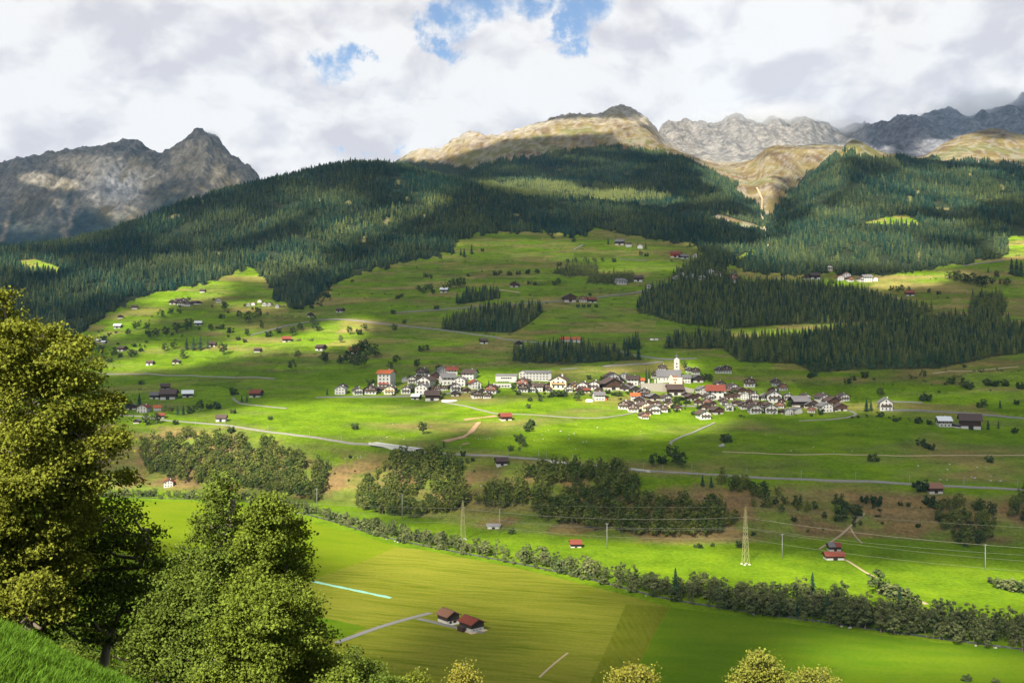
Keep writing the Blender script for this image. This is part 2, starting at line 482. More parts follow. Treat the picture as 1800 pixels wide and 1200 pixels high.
X = (PXS[None]-900)/F*D
Y = D.copy()
PX2 = np.repeat(PXS[None], len(TT), 0)
K_EDGE, K_RAIL, K_VB, K_VT, K_M1, K_M2, K_M3, K_C1, K_B, K_C2, K_C3, K_DIP, K_FAR = 8, 9, 10, 11, 12, 13, 14, 15, 16, 17, 18, 19, 20
alp = smooth(17.3, 18.0, T2)*(1-smooth(18.6, 19, T2))*smooth(690, 760, PX2)*(1-smooth(1165, 1240, PX2))   # rocky crest
far = smooth(19.1, 19.5, T2)
wl = np.where(T2 < K_VT, 90.0, np.where(T2 < K_M2, 190.0, 420.0))
n_soft = fbm(X/420, Y/420, 5, 3)
n_near = fbm(X/90, Y/90, 4, 9)
wn = smooth(10.5, 12.5, T2)
bump = (n_near*(1-wn)+n_soft*wn)*A*(0.9)
bump[T2 < 5] = (fbm(X/2.2, Y/2.2, 3, 5)*A)[T2 < 5]
crest_cut = 1-0.75*np.exp(-((T2-K_C1)/0.22)**2)-0.3*np.exp(-((T2-K_C2)/0.2)**2)
rid = ridged(X/620, Y/620, 6, 21)
gul = ridged(X/330+0.15*n_soft, Y/1500, 5, 77)     # gullies that run down the slopes
pk = 1-0.9*np.exp(-((T2-K_FAR)/0.16)**2)
Z += bump*crest_cut*(1-far)
rid2 = ridged(X/170, Y/210, 6, 25, .6)
rgt = smooth(1450, 1560, PX2)
Z += far*pk*(rid*46+gul*60+rid2*26*(1-0.6*smooth(1130, 1200, PX2))-52)+far*(1-pk)*(ridged(X/120, Y/120, 5, 41)*16-6)
Z += alp*(ridged(X/95, Y/95, 6, 51)*20-9)
Z[T2 <= K_EDGE-0.02] = np.where((T2 >= 6) & (T2 <= K_EDGE-0.02), 0, Z)[T2 <= K_EDGE-0.02]
PY2 = 600-(Z-H)/D*F
CM = np.minimum.accumulate(PY2, axis=0)         # skyline so far along each bearing
VIS = PY2 <= CM+1e-6

# regular lookup: bearing x log distance
LD = np.linspace(math.log(0.4), math.log(9500), 2600)
ZL = np.empty((NC, len(LD))); CL = np.empty_like(ZL); TL = np.empty_like(ZL)
for c in range(NC):
    ld = np.log(D[:, c])
    ZL[c] = np.interp(LD, ld, Z[:, c]); CL[c] = np.interp(LD, ld, CM[:, c]); TL[c] = np.interp(LD, ld, TT)
def lookup(tab, x, y):
    y = np.maximum(np.asarray(y, float), 0.41)
    c = (900+np.asarray(x, float)/y*F-PXS[0])/3.0
    c = np.clip(c, 0, NC-1.001); r = np.clip((np.log(y)-LD[0])/(LD[1]-LD[0]), 0, len(LD)-1.001)
    ci, ri = c.astype(int), r.astype(int); fc, fr = c-ci, r-ri
    return (tab[ci, ri]*(1-fc)*(1-fr)+tab[ci+1, ri]*fc*(1-fr)+tab[ci, ri+1]*(1-fc)*fr+tab[ci+1, ri+1]*fc*fr)
def ground(x, y): return lookup(ZL, x, y)
def at(px, py):
    """where the sight line through (px, py) of the photo first meets the ground"""
    c = (px-PXS[0])/3.0; ci = int(min(max(c, 0), NC-2)); f = c-ci
    pyc = PY2[:, ci]*(1-f)+PY2[:, ci+1]*f
    dc = D[:, ci]*(1-f)+D[:, ci+1]*f
    hit = np.nonzero(pyc <= py)[0]
    if not len(hit): i = len(pyc)-1; d = dc[i]
    else:
        i = hit[0]
        if i == 0: d = dc[0]
        else:
            a = (pyc[i-1]-py)/max(1e-9, pyc[i-1]-pyc[i]); d = dc[i-1]*(1-a)+dc[i]*a
    x = (px-900)/F*d
    return Vector((x, d, float(ground(x, d))))

# what covers the ground: forest and grove outlines (photo coordinates of their feet)
FOREST = {
 'hill': [(-700, 650), (0, 640), (60, 630), (120, 602), (170, 568), (200, 545), (250, 521), (310, 506), (370, 497), (400, 480), (450, 470), (480, 520), (520, 548), (560, 522), (585, 500), (640, 478), (700, 462), (745, 455), (795, 445), (805, 428), (835, 411), (960, 407), (966, 414), (1030, 413), (1042, 400), (1080, 406), (1150, 421), (1210, 430), (1232, 440), (1250, 470), (1282, 470), (1300, 446), (1332, 436), (1345, 412), (1350, 380), (1290, 325), (1215, 279), (1150, 266), (1060, 255), (960, 272), (830, 291), (720, 282), (640, 270), (350, 330), (-700, 400)],
 'right': [(1288, 472), (1330, 480), (1400, 486), (1450, 479), (1500, 483), (1560, 483), (1640, 473), (1655, 466), (1700, 466), (1722, 456), (1772, 448), (1774, 420), (1760, 415), (2500, 415), (2500, 290), (1800, 290), (1700, 283), (1600, 277), (1545, 283), (1500, 268), (1470, 272), (1420, 303), (1375, 350), (1348, 392), (1350, 412), (1330, 440)],
 'grove_upper': [(1118, 548), (1130, 515), (1180, 498), (1260, 493), (1400, 498), (1500, 508), (1570, 530), (1640, 545), (1600, 560), (1480, 568), (1400, 570), (1330, 574), (1280, 578), (1200, 570)],
 'grove_lower': [(1165, 613), (1180, 597), (1280, 583), (1290, 600), (1400, 592), (1480, 577), (1640, 560), (1740, 555), (1790, 575), (1900, 590), (1900, 610), (1740, 628), (1650, 648), (1500, 650), (1430, 655), (1400, 640), (1300, 636), (1270, 613)],
 'grove_mid': [(775, 577), (800, 557), (870, 542), (952, 540), (955, 550), (920, 576), (900, 586), (780, 581)],
 'grove_small': [(800, 532), (830, 513), (880, 515), (880, 525), (805, 536)],
 'grove_school': [(900, 634), (905, 614), (1000, 610), (1080, 616), (1130, 632), (1060, 636), (1000, 640), (920, 638)],
 'grove_patch': [(1095, 617), (1100, 603), (1125, 603), (1130, 614)],
 'hedge_a': [(968, 480), (1000, 467), (1050, 466), (1052, 484), (1000, 486)],
 'hedge_b': [(1030, 498), (1040, 482), (1112, 480), (1120, 494), (1080, 500)],
 'hamlet_wood': [(1180, 489), (1200, 470), (1235, 450), (1252, 470), (1300, 490), (1180, 495)],
 'wood_far_right': [(1700, 548), (1710, 520), (1760, 515), (1772, 535), (1760, 560), (1720, 560)],
}
CLEAR = [  # openings inside the forests
 [(1520, 391), (1560, 382), (1592, 377), (1628, 398), (1600, 400)],
 [(1245, 384), (1262, 376), (1330, 395), (1352, 404), (1345, 412), (1320, 404), (1290, 393)],
 [(1275, 583), (1330, 573), (1400, 573), (1480, 569), (1490, 575), (1400, 589), (1310, 593)],
 [(20, 460), (60, 455), (105, 470), (100, 484), (50, 476)],
 [(330, 507), (480, 507), (480, 545), (330, 545)],
]
SCREES = [(310, 380, 9.6, 3.8), (355, 355, 4.0, 3.8), (680, 392, 7.2, 9.8), (905, 378, 7.2, 3.0), (745, 380, 3.2, 4.5), (612, 358, 7.2, 4.5), (560, 352, 4.8, 3.0), (715, 350, 4.8, 5.2), (700, 320, 4.0, 4.5), (640, 420, 3.2, 6.8), (1615, 340, 4.0, 5.2), (1705, 310, 4.8, 6.0), (1760, 330, 6.4, 5.2), (1680, 340, 7.2, 3.0), (1600, 352, 4.0, 7.5), (1740, 352, 7.2, 3.0), (1780, 310, 5.6, 3.8), (1655, 368, 12.8, 2.2), (1615, 450, 2.4, 9.0), (1785, 372, 16.0, 2.2), (380, 445, 9.6, 3.0), (270, 470, 7.2, 3.8), (190, 440, 6.4, 3.0), (420, 398, 5.6, 3.0), (985, 300, 5.6, 3.0), (1010, 285, 4.0, 2.2)]
def in_clear(px, py):
    m = np.zeros(np.shape(px), bool)
    for p in CLEAR: m |= inpoly(px, py, p)
    for cx, cy, rx, ry in SCREES: m |= ((px-cx)/rx)**2+((py-cy)/ry)**2 < 1
    return m
def in_forest(px, py):
    w1_, w2_ = vnoise(px/17, py/9, 301)*9+vnoise(px/6, py/4, 303)*4, vnoise(px/15, py/9, 305)*6+vnoise(px/6, py/4, 307)*3
    m = inpoly(px+w1_, py+w2_, FOREST['hill']) | inpoly(px+w1_, py+w2_, FOREST['right'])
    return m & ~in_clear(px, py)

def lerp3(a, b, k): return a*(1-k[..., None])+b*k[..., None]
def ground_colour():
    c = lambda *v: np.array(v)
    lush, olive, dry = c(0.110, 0.192, 0.008), c(0.120, 0.166, 0.026), c(0.200, 0.160, 0.062)
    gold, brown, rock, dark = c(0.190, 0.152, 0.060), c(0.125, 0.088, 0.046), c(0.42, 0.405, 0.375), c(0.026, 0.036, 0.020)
    # streaks along the contours
    st = fbm(X/150, Z/9.0, 5, 61)
    st2 = fbm(X/45, Z/5.0, 4, 63)
    blot = fbm(X/130, Y/130, 5, 65)
    dryb = np.interp(T2, [0, 6, 8, 8.15, 8.6, 8.95, 9.15, 10, 11, 11.3, 12, 13, 14, 15], [0.10, 0.05, 0.05, 0.62, 0.78, 0.42, 0.20, 0.10, 0.28, 0.46, 0.46, 0.44, 0.46, 0.5])
    # the right-hand slopes above and below the village are drier; the left meadow is lush
    dryb += 0.28*smooth(1250, 1420, PX2)*smooth(10.6, 11.1, T2)*(1-smooth(13, 14, T2))
    dryb += 0.10*smooth(1300, 1500, PX2)*smooth(9.2, 9.6, T2)*(1-smooth(10.2, 10.6, T2))
    dryb -= 0.15*(1-smooth(300, 650, PX2))*smooth(10, 11, T2)*(1-smooth(12.5, 13.2, T2))
    k = np.clip(dryb+0.75*st*smooth(8, 9, T2)+0.18*st2*smooth(8, 9, T2)+0.20*blot*smooth(8, 8.5, T2), 0, 1)
    C = lerp3(np.broadcast_to(lush, X.shape+(3,)), np.broadcast_to(olive, X.shape+(3,)), smooth(0.05, 0.5, k))
    C = lerp3(C, np.broadcast_to(dry, X.shape+(3,)), smooth(0.5, 1.0, k)*0.8)
    bank = smooth(8.03, 8.2, T2)*(1-smooth(8.75, 9.0, T2))*smooth(-0.15, 0.45, fbm(X/42, Y/42, 4, 67)+0.25*smooth(1050, 1250, PX2))
    C = lerp3(C, np.broadcast_to(c(0.185, 0.120, 0.060), X.shape+(3,)), bank*0.8)
    # parcels: strips of meadow mown at different times, and the low terrace banks between them
    ux, uz = X/95+0.6*fbm(X/260, Y/260, 3, 91), Z/11.0+0.8*fbm(X/300, Y/300, 3, 93)
    ci, cj = np.floor(ux+0.5*np.floor(uz)), np.floor(uz)
    par = _hash(ci, cj, 7)
    mead = smooth(9.9, 10.3, T2)*(1-smooth(15, 15.5, T2))
    C = C*(1+mead*(par-0.5)*0.42)[..., None]
    C = lerp3(C, np.broadcast_to(c(0.115, 0.205, 0.010), X.shape+(3,)), mead*smooth(0.62, 0.85, _hash(ci, cj, 19))*0.55)
    C = lerp3(C, np.broadcast_to(c(0.21, 0.175, 0.06), X.shape+(3,)), mead*smooth(0.72, 0.92, _hash(ci, cj, 29))*0.6)
    fz = np.abs(uz-np.floor(uz)-0.5)
    C = C*(1-0.45*mead*smooth(0.43, 0.5, fz)*smooth(0.3, 0.6, _hash(ci, cj, 39)))[..., None]
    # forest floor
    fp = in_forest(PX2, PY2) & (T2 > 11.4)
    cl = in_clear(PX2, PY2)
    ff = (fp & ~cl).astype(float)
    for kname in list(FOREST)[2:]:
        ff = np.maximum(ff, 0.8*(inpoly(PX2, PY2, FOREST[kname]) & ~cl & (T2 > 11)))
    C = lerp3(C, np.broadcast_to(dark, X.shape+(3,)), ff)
    scr = np.zeros(X.shape)
    for cx, cy, rx, ry in SCREES:
        scr = np.maximum(scr, (((PX2-cx)/rx)**2+((PY2-cy)/ry)**2 < 1)*1.0)
    C = lerp3(C, np.broadcast_to(c(0.16, 0.145, 0.080), X.shape+(3,)), scr*0.7*(T2 > 13))
    # alpine grass above the trees, then bare rock
    up = smooth(17.0, 17.25, T2)*(1-ff)
    up = np.maximum(up, smooth(15.5, 16.0, T2)*(1-ff))
    up = np.maximum(up, (1-smooth(272, 294, PY2))*smooth(1425, 1455, PX2)*(1-smooth(1640, 1700, PX2))*smooth(14.4, 14.8, T2)*(1-ff))
    mott = fbm(X/90, Z/45, 5, 71)
    alpc = lerp3(np.broadcast_to(gold, X.shape+(3,)), np.broadcast_to(brown, X.shape+(3,)), smooth(-0.25, 0.5, mott))
    alpc = lerp3(alpc, np.broadcast_to(c(0.15, 0.15, 0.06), X.shape+(3,)), smooth(0.1, 0.6, fbm(X/210, Y/210, 3, 73)))
    alpc = lerp3(alpc, np.broadcast_to(c(0.30, 0.28, 0.24), X.shape+(3,)), smooth(0.55, 0.9, ridged(X/60, Y/90, 4, 75)-0.3)*0.5)
    C = lerp3(C, alpc, up)
    rk = np.clip(alp*smooth(-0.25, 0.25, ridged(X/38, Y/60, 5, 53)-0.85+0.9*smooth(17.35, 17.95, T2)), 0, 1)
    C = lerp3(C, np.broadcast_to(rock, X.shape+(3,)), rk*0.9)
    # far peaks: heath below, grey rock and pale screes above
    hgt = smooth(900, 1500, Z)
    rn = ridged(X/190, Y/420, 5, 81)
    frk = smooth(0.15, 0.9, hgt+0.55*(rn-0.55)+0.5*smooth(600, 1100, PX2))
    fc = lerp3(np.broadcast_to(c(0.055, 0.065, 0.035), X.shape+(3,)), np.broadcast_to(c(0.135, 0.112, 0.058), X.shape+(3,)), smooth(760, 1120, Z+120*fbm(X/200, Y/200, 4, 83)))
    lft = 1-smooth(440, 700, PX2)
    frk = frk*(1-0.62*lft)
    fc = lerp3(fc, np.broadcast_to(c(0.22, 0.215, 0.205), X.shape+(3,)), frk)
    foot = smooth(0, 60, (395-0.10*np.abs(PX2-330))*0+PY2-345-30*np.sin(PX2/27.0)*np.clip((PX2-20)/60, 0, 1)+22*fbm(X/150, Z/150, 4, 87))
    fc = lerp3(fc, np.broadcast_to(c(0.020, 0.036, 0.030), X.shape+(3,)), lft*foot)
    chute = np.zeros(X.shape)
    for x0, y0, x1, y1 in [(35, 330, 0, 425), (95, 345, 118, 425), (135, 350, 112, 425), (150, 290, 232, 385)]:
        tt_ = np.clip((PY2-y0)/(y1-y0), 0, 1); cx_ = x0+(x1-x0)*tt_+5*fbm(Z/60, X/300, 3, 89)
        chute = np.maximum(chute, np.exp(-((PX2-cx_)/4.5)**2)*((PY2 > y0) & (PY2 < y1)))
    fc = lerp3(fc, np.broadcast_to(c(0.26, 0.21, 0.14), X.shape+(3,)), chute*lft*0.8)
    fc = lerp3(fc, np.broadcast_to(c(0.36, 0.34, 0.31), X.shape+(3,)), smooth(0.85, 1.25, gul+0.25*rn)*(0.6-0.35*lft)*smooth(780, 1000, Z))
    cliff = np.exp(-(((PX2-205)/45)**2+((PY2-330)/38)**2))
    fc = lerp3(fc, np.broadcast_to(c(0.34, 0.345, 0.35), X.shape+(3,)), np.clip(cliff*smooth(0.2, 0.8, rn)*1.1, 0, 1))
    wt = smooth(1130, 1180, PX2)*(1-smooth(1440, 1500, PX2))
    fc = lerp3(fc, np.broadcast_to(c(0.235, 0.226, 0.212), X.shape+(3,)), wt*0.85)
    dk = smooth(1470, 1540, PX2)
    fc = lerp3(fc, np.broadcast_to(c(0.15, 0.16, 0.19), X.shape+(3,)), dk*0.85)  # right-hand range: blue of the haze put into the rock colour
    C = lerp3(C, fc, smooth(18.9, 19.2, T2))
    # near slope under the eye
    C[T2 < 5] = (lush*0.6)
    global ROCKY
    ROCKY = np.maximum(np.maximum(rk, 0.5*up), smooth(18.9, 19.2, T2))
    return C

def terrain():
    nr = len(TT)
    V = np.stack([X, Y, Z], -1).reshape(-1, 3)
    i = np.arange(nr*NC).reshape(nr, NC)
    Q = np.stack([i[:-1, :-1], i[:-1, 1:], i[1:, 1:], i[1:, :-1]], -1).reshape(-1, 4)
    C = ground_colour()
    col = np.concatenate([C, ROCKY[..., None]], -1).reshape(-1, 4)
    m, g = mat('ground_cover')
    at_ = g.n('ShaderNodeAttribute', _attribute_name='cover')
    a, rocky = at_.outputs['Color'], at_.outputs['Alpha']
    pos = g.n('ShaderNodeNewGeometry').outputs['Position']
    n1 = g.ramp(g.noise(pos, 0.045, 6, 0.65).outputs['Fac'], 0.3, 0.7)
    n2 = g.ramp(g.noise(pos, 0.35, 6, 0.7).outputs['Fac'], 0.28, 0.72)
    n3 = g.ramp(g.noise(g.vmath('MULTIPLY', pos, (0.12, 0.12, 1.3)), 0.22, 5, 0.65).outputs['Fac'], 0.3, 0.7)
    k = g.math('ADD', 0.46, g.math('MULTIPLY', n1, 0.30))
    k = g.math('ADD', k, g.math('MULTIPLY', n2, 0.56))
    k = g.math('ADD', k, g.math('MULTIPLY', n3, 0.32))
    r1 = g.noise(pos, 0.014, 10, 0.68, 0.6).outputs['Fac']
    r2 = g.noise(g.vmath('MULTIPLY', pos, (1, 1, 0.35)), 0.030, 9, 0.72).outputs['Fac']
    kr = g.math('MULTIPLY', g.math('ADD', 0.48, g.math('MULTIPLY', g.ramp(r1, 0.30, 0.70), 0.60)), g.math('ADD', 0.55, g.math('MULTIPLY', g.ramp(r2, 0.30, 0.70), 0.80)))
    k = g.math('ADD', g.math('MULTIPLY', k, g.math('SUBTRACT', 1.0, rocky)), g.math('MULTIPLY', kr, rocky))
    c = g.vmath('SCALE', a, scale=g.math('MULTIPLY', k, 0.90))
    hue = g.mix(g.math('MULTIPLY', g.ramp(n3, 0.35, 0.9), 0.3), (1, 1, 1), (1.35, 1.05, 0.9))
    c = g.vmath('MULTIPLY', c, hue)
    b1 = g.n('ShaderNodeBump'); b1.inputs['Strength'].default_value = 0.75; b1.inputs['Distance'].default_value = 18.0
    g.val(b1.inputs['Height'], g.math('MULTIPLY', g.math('ADD', r1, g.math('MULTIPLY', r2, 0.6)), rocky))
    bp = g.n('ShaderNodeBump'); bp.inputs['Strength'].default_value = 0.8; bp.inputs['Distance'].default_value = 1.6
    g.val(bp.inputs['Height'], g.noise(pos, 0.30, 6, 0.72).outputs['Fac']); g.val(bp.inputs['Normal'], b1.outputs[0])
    df = g.n('ShaderNodeBsdfDiffuse'); g.val(df.inputs['Color'], c); g.val(df.inputs['Normal'], bp.outputs[0])
    finish(g, df.outputs[0])
    me = mesh_np('ground', V, Q, [m], attrs={'cover': ('FLOAT_COLOR', col)}, smooth_shade=True)
    tag(link('ground', me), kind='structure')
terrain()

# ------------------------------------------------------------------ unseen cloud deck added overhead, its gaps shaped to place sun and shade
# sunlit patches seen in the photo: x, y, half sizes, tilt (deg), strength
LIT = [(330, 905, 230, 45, 12, 1), (620, 945, 170, 40, 15, 1), (730, 985, 190, 45, 12, .9), (620, 1070, 130, 70, 5, .62), (870, 1030, 260, 60, 12, .55), (1080, 1110, 120, 60, 0, .35), (1640, 1158, 250, 44, 4, .95), (1560, 1180, 160, 16, 3, .35),
       (1150, 985, 330, 34, 3, 1), (1500, 1010, 260, 32, 4, 1), (1740, 1030, 140, 45, 5, 1), (900, 945, 180, 20, 6, .75), (1250, 945, 60, 18, 0, .8),
       (1010, 730, 270, 34, 2, 1), (880, 720, 120, 18, 0, .8), (600, 728, 220, 28, 0, .95), (470, 752, 130, 30, 3, .9), (300, 745, 110, 20, 0, .7), (660, 755, 130, 22, 0, .8), (930, 770, 40, 35, 0, .7), (420, 815, 190, 48, 10, .85), (610, 850, 90, 60, 0, .7), (740, 855, 100, 45, 0, .6), (930, 850, 60, 28, 0, .7), (1010, 800, 40, 12, 0, .3),
       (1060, 686, 170, 18, 3, .72), (850, 674, 130, 20, 0, .6), (690, 688, 120, 14, 0, .55), (1230, 695, 150, 28, 5, .55), (1430, 714, 110, 18, 0, .5), (1190, 650, 40, 22, 0, .8), (1050, 652, 90, 8, 0, .9), (1560, 716, 20, 12, 0, .9),
       (250, 640, 130, 14, -4, .9), (360, 618, 110, 14, -12, .9), (470, 606, 110, 13, -10, .9), (600, 583, 65, 22, -20, 1), (540, 612, 40, 12, 0, .7), (270, 612, 60, 14, 0, .7), (245, 560, 80, 20, -25, .6), (330, 520, 90, 12, -8, .75), (450, 536, 60, 10, 0, .6), (430, 580, 60, 12, 0, .5),
       (430, 470, 170, 22, -20, .62), (560, 440, 120, 20, -28, .55), (250, 490, 190, 26, -12, .42), (480, 385, 150, 20, -22, .4), (690, 385, 120, 24, -25, .42), (600, 385, 60, 40, -30, .35), (60, 468, 60, 14, 0, .75), (350, 400, 90, 16, -25, .35),
       (1000, 337, 150, 13, 6, .95), (1130, 347, 60, 12, 8, .8), (760, 325, 60, 14, 10, .4),
       (990, 224, 190, 15, -4, .95), (790, 256, 110, 20, -12, .9), (1120, 240, 60, 24, 28, .7), (1300, 305, 80, 46, 30, .95), (1400, 285, 90, 26, -10, .9), (1345, 370, 20, 50, 0, .7), (1440, 320, 60, 34, -40, .55), (1320, 395, 60, 12, 15, .6), (1500, 265, 80, 14, 0, .8),
       (1500, 445, 200, 32, 0, .62), (1600, 400, 170, 16, 5, .5), (1650, 335, 190, 36, 0, .48), (1450, 400, 80, 30, -30, .5), (1575, 390, 45, 9, 0, .8), (1720, 262, 130, 26, 0, .9), (1610, 490, 100, 11, -5, 1), (1780, 432, 40, 20, 0, 1), (1390, 580, 110, 9, -5, .75), (1500, 495, 40, 8, 0, .7),
       (1290, 250, 150, 34, 0, .6), (90, 318, 60, 12, 10, .8), (200, 300, 110, 30, 10, .35), (390, 312, 40, 22, 30, .55), (350, 280, 60, 40, 0, .22), (230, 365, 110, 40, 20, .12), (1690, 690, 200, 12, 0, .12), (1560, 640, 120, 8, 0, .15), (900, 440, 260, 22, 0, .20), (1100, 470, 120, 14, 0, .3), (1000, 565, 220, 20, 0, .05), (780, 600, 180, 16, -6, .08), (1620, 820, 160, 12, 3, .12)]
DECK_Z = 2650.0
SHADE = 0.96
def deck():
    gx = np.arange(-5600, 4600, 30.0); gy = np.arange(-3300, 7000, 30.0)
    U, W = np.meshgrid(gx, gy)
    # slide down the sun's rays to the ground
    t = (DECK_Z-200)/SUN[2]*np.ones_like(U)
    for _ in range(25):
        gxp, gyp = U-SUN[0]*t, W-SUN[1]*t
        z = np.where(gyp > 1, ground(gxp, np.maximum(gyp, 1)), 100.0)
        t = 0.5*t+0.5*np.clip((DECK_Z-z)/SUN[2], 0, 6000)
    gxp, gyp = U-SUN[0]*t, W-SUN[1]*t
    gyp_ = np.maximum(gyp, 5.0)
    px = 900+gxp/gyp_*F; py = 600-(ground(gxp, gyp_)-H)/gyp_*F
    lit = np.zeros_like(U)
    w1, w2 = fbm(U/260, W/260, 4, 101), fbm(U/260, W/260, 4, 103)
    for cx, cy, rx, ry, an, st in LIT:
        a = math.radians(an); dx, dy = px-cx+w1*rx*0.22, py-cy+w2*ry*0.25
        u, v = dx*math.cos(a)+dy*math.sin(a), -dx*math.sin(a)+dy*math.cos(a)
        q = np.sqrt((u/rx)**2+(v/ry)**2)
        lit = np.maximum(lit, st*(1-smooth(0.76, 1.10, q)))
    wood = inpoly(px, py, FOREST['hill']) | inpoly(px, py, FOREST['right'])
    st_ = smooth(0.05, 0.55, fbm((U+0.8*W)/170, (W-0.8*U)/520, 4, 111))
    lit = np.where(wood, np.clip(lit*1.25+0.42*st_, 0, 1), lit)
    lit = np.maximum(lit, 0.75*smooth(6000, 6500, gyp)*smooth(1080, 1170, px)*(1-smooth(1380, 1560, px)))
    near = (gyp > -250) & (gyp < 300)
    lit = np.where(near, 1.0, lit)
    lit = np.where(gyp <= -250, smooth(-0.1, 0.5, fbm(U/900, W/900, 4, 107)), lit)
    out = (px < -150) | (px > 1950)
    lit = np.where(out & ~near, smooth(0.0, 0.6, fbm(U/700, W/700, 4, 109))*0.9, lit)
    al = np.clip(SHADE*(1-lit)+0.05*w1*(1-lit), 0, 0.92)
    a1 = 1-np.sqrt(1-al)
    keep = al > 0.03
    th = 40+220*al+50*np.abs(w2)
    ny, nx = U.shape
    V = np.concatenate([np.stack([U, W, np.full_like(U, DECK_Z)-20*al], -1).reshape(-1, 3), np.stack([U+SUN[0]/SUN[2]*th, W+SUN[1]/SUN[2]*th, DECK_Z+th], -1).reshape(-1, 3)])
    i = np.arange(ny*nx).reshape(ny, nx)
    kq = (keep[:-1, :-1] & keep[:-1, 1:] & keep[1:, 1:] & keep[1:, :-1])
    q = np.stack([i[:-1, :-1], i[1:, :-1], i[1:, 1:], i[:-1, 1:]], -1)[kq]
    top = np.stack([i[:-1, :-1], i[:-1, 1:], i[1:, 1:], i[1:, :-1]], -1)[kq]+ny*nx
    m, g = mat('shade_cloud_vapour')
    a = g.n('ShaderNodeAttribute', _attribute_name='cloud_cover').outputs['Fac']
    df = g.n('ShaderNodeBsdfDiffuse'); df.inputs['Color'].default_value = (0.75, 0.75, 0.78, 1)
    tl = g.n('ShaderNodeBsdfTranslucent'); tl.inputs['Color'].default_value = (0.75, 0.75, 0.78, 1)
    mx = g.n('ShaderNodeMixShader'); mx.inputs[0].default_value = 0.18
    g.t.links.new(df.outputs[0], mx.inputs[1]); g.t.links.new(tl.outputs[0], mx.inputs[2])
    tp = g.n('ShaderNodeBsdfTransparent')
    m2 = g.n('ShaderNodeMixShader'); g.val(m2.inputs[0], a)
    g.t.links.new(tp.outputs[0], m2.inputs[1]); g.t.links.new(mx.outputs[0], m2.inputs[2])
    finish(g, m2.outputs[0])
    dens = np.concatenate([a1.ravel(), a1.ravel()])
    me = mesh_np('shade_cloud_deck', V, [q, top], [m], attrs={'cloud_cover': ('FLOAT', dens)}, smooth_shade=True)
    tag(link('shade_cloud_deck', me), kind='stuff')
deck()

# ------------------------------------------------------------------ fields, river, roads: sheets laid on the ground
def chop(poly, step):
    out = []
    n = len(poly)
    for i in range(n):
        a, b = Vector(poly[i]), Vector(poly[(i+1) % n])
        k = max(1, int((b-a).length/step))
        out += [tuple(a+(b-a)*j/k) for j in range(k)]
    return out

def floor_xy(px, py):
    d = F*H/(py-600)
    return ((px-900)/F*d, d)

def floor_sheet(name, poly, z, material, **tags):
    """flat field on the valley floor"""
    pts = [floor_xy(*p) for p in chop(poly, 12)]
    me = bpy.data.meshes.new(name)
    me.from_pydata([(x, y, z) for x, y in pts], [], [list(range(len(pts)))])
    me.materials.append(material)
    me.update()
    o = link(name, me)
    if me.polygons[0].normal.z < 0:
        me.flip_normals()
    return tag(o, kind='structure', **tags)

def field_mat(name, ca, cb, stripes=None, stripe_col=None, amount=0.6):
    m, g = mat(name)
    pos = g.n('ShaderNodeNewGeometry').outputs['Position']
    n1 = g.noise(pos, 0.018, 5, 0.6).outputs['Fac']
    n2 = g.noise(pos, 0.5, 5, 0.65).outputs['Fac']
    n3 = g.noise(g.vmath('MULTIPLY', pos, (0.12, 1, 1)), 0.10, 4, 0.6).outputs['Fac']
    c = g.mix(g.ramp(g.math('ADD', g.math('MULTIPLY', n1, 0.65), g.math('MULTIPLY', n3, 0.35)), 0.38, 0.64), ca, cb)
    if stripes:
        for ang, width, warp, amt in stripes:
            # mown swathes: bands across the direction of the tractor, bent a little
            wv = g.vmath('ADD', pos, g.vmath('SCALE', g.vmath('SUBTRACT', g.noise(pos, 0.012, 3, 0.5).outputs['Color'], (0.5, 0.5, 0.5)), scale=warp))
            a = math.radians(ang)
            t = g.vmath('DOT_PRODUCT', wv, (math.cos(a)/width, math.sin(a)/width, 0))
            cm = g.n('ShaderNodeCombineXYZ'); g.val(cm.inputs[0], t)
            lo = g.vmath('DOT_PRODUCT', wv, (-math.sin(a)/width/14, math.cos(a)/width/14, 0)); g.val(cm.inputs[1], lo)
            s1 = g.noise(cm.outputs[0], 1.0, 4, 0.65).outputs['Fac']
            c = g.mix(g.math('MULTIPLY', g.ramp(s1, 0.36, 0.62), amt), c, stripe_col)
    k = g.math('ADD', 0.60, g.math('MULTIPLY', n2, 0.44))
    c = g.vmath('SCALE', c, scale=k)
    bp = g.n('ShaderNodeBump'); bp.inputs['Strength'].default_value = 0.45; bp.inputs['Distance'].default_value = 0.6
    g.val(bp.inputs['Height'], g.noise(pos, 0.9, 5, 0.7).outputs['Fac'])
    df = g.n('ShaderNodeBsdfDiffuse'); g.val(df.inputs['Color'], c); g.val(df.inputs['Normal'], bp.outputs[0])
    finish(g, df.outputs[0])
    return m
f_hay = field_mat('hay_meadow', (0.096, 0.138, 0.006), (0.138, 0.168, 0.010), [(74, 3.4, 22, 0.85), (66, 9.0, 20, 0.5)], (0.225, 0.232, 0.028))
f_hay2 = field_mat('hay_meadow_across', (0.102, 0.136, 0.006), (0.144, 0.166, 0.011), [(4, 1.6, 5, 0.4)], (0.21, 0.215, 0.026))
f_lush = field_mat('lush_meadow', (0.080, 0.168, 0.006), (0.122, 0.200, 0.009), [(70, 14.0, 20, 0.28)], (0.16, 0.22, 0.010))
f_lush2 = field_mat('bright_meadow', (0.12, 0.19, 0.006), (0.16, 0.215, 0.009), [(60, 10.0, 20, 0.25)], (0.19, 0.23, 0.010))
floor_sheet('meadow_field', [(200, 882), (330, 881), (430, 890), (520, 911), (620, 936), (697, 961), (640, 985), (540, 1022), (300, 1060), (100, 1010)], 0.05, f_lush2)
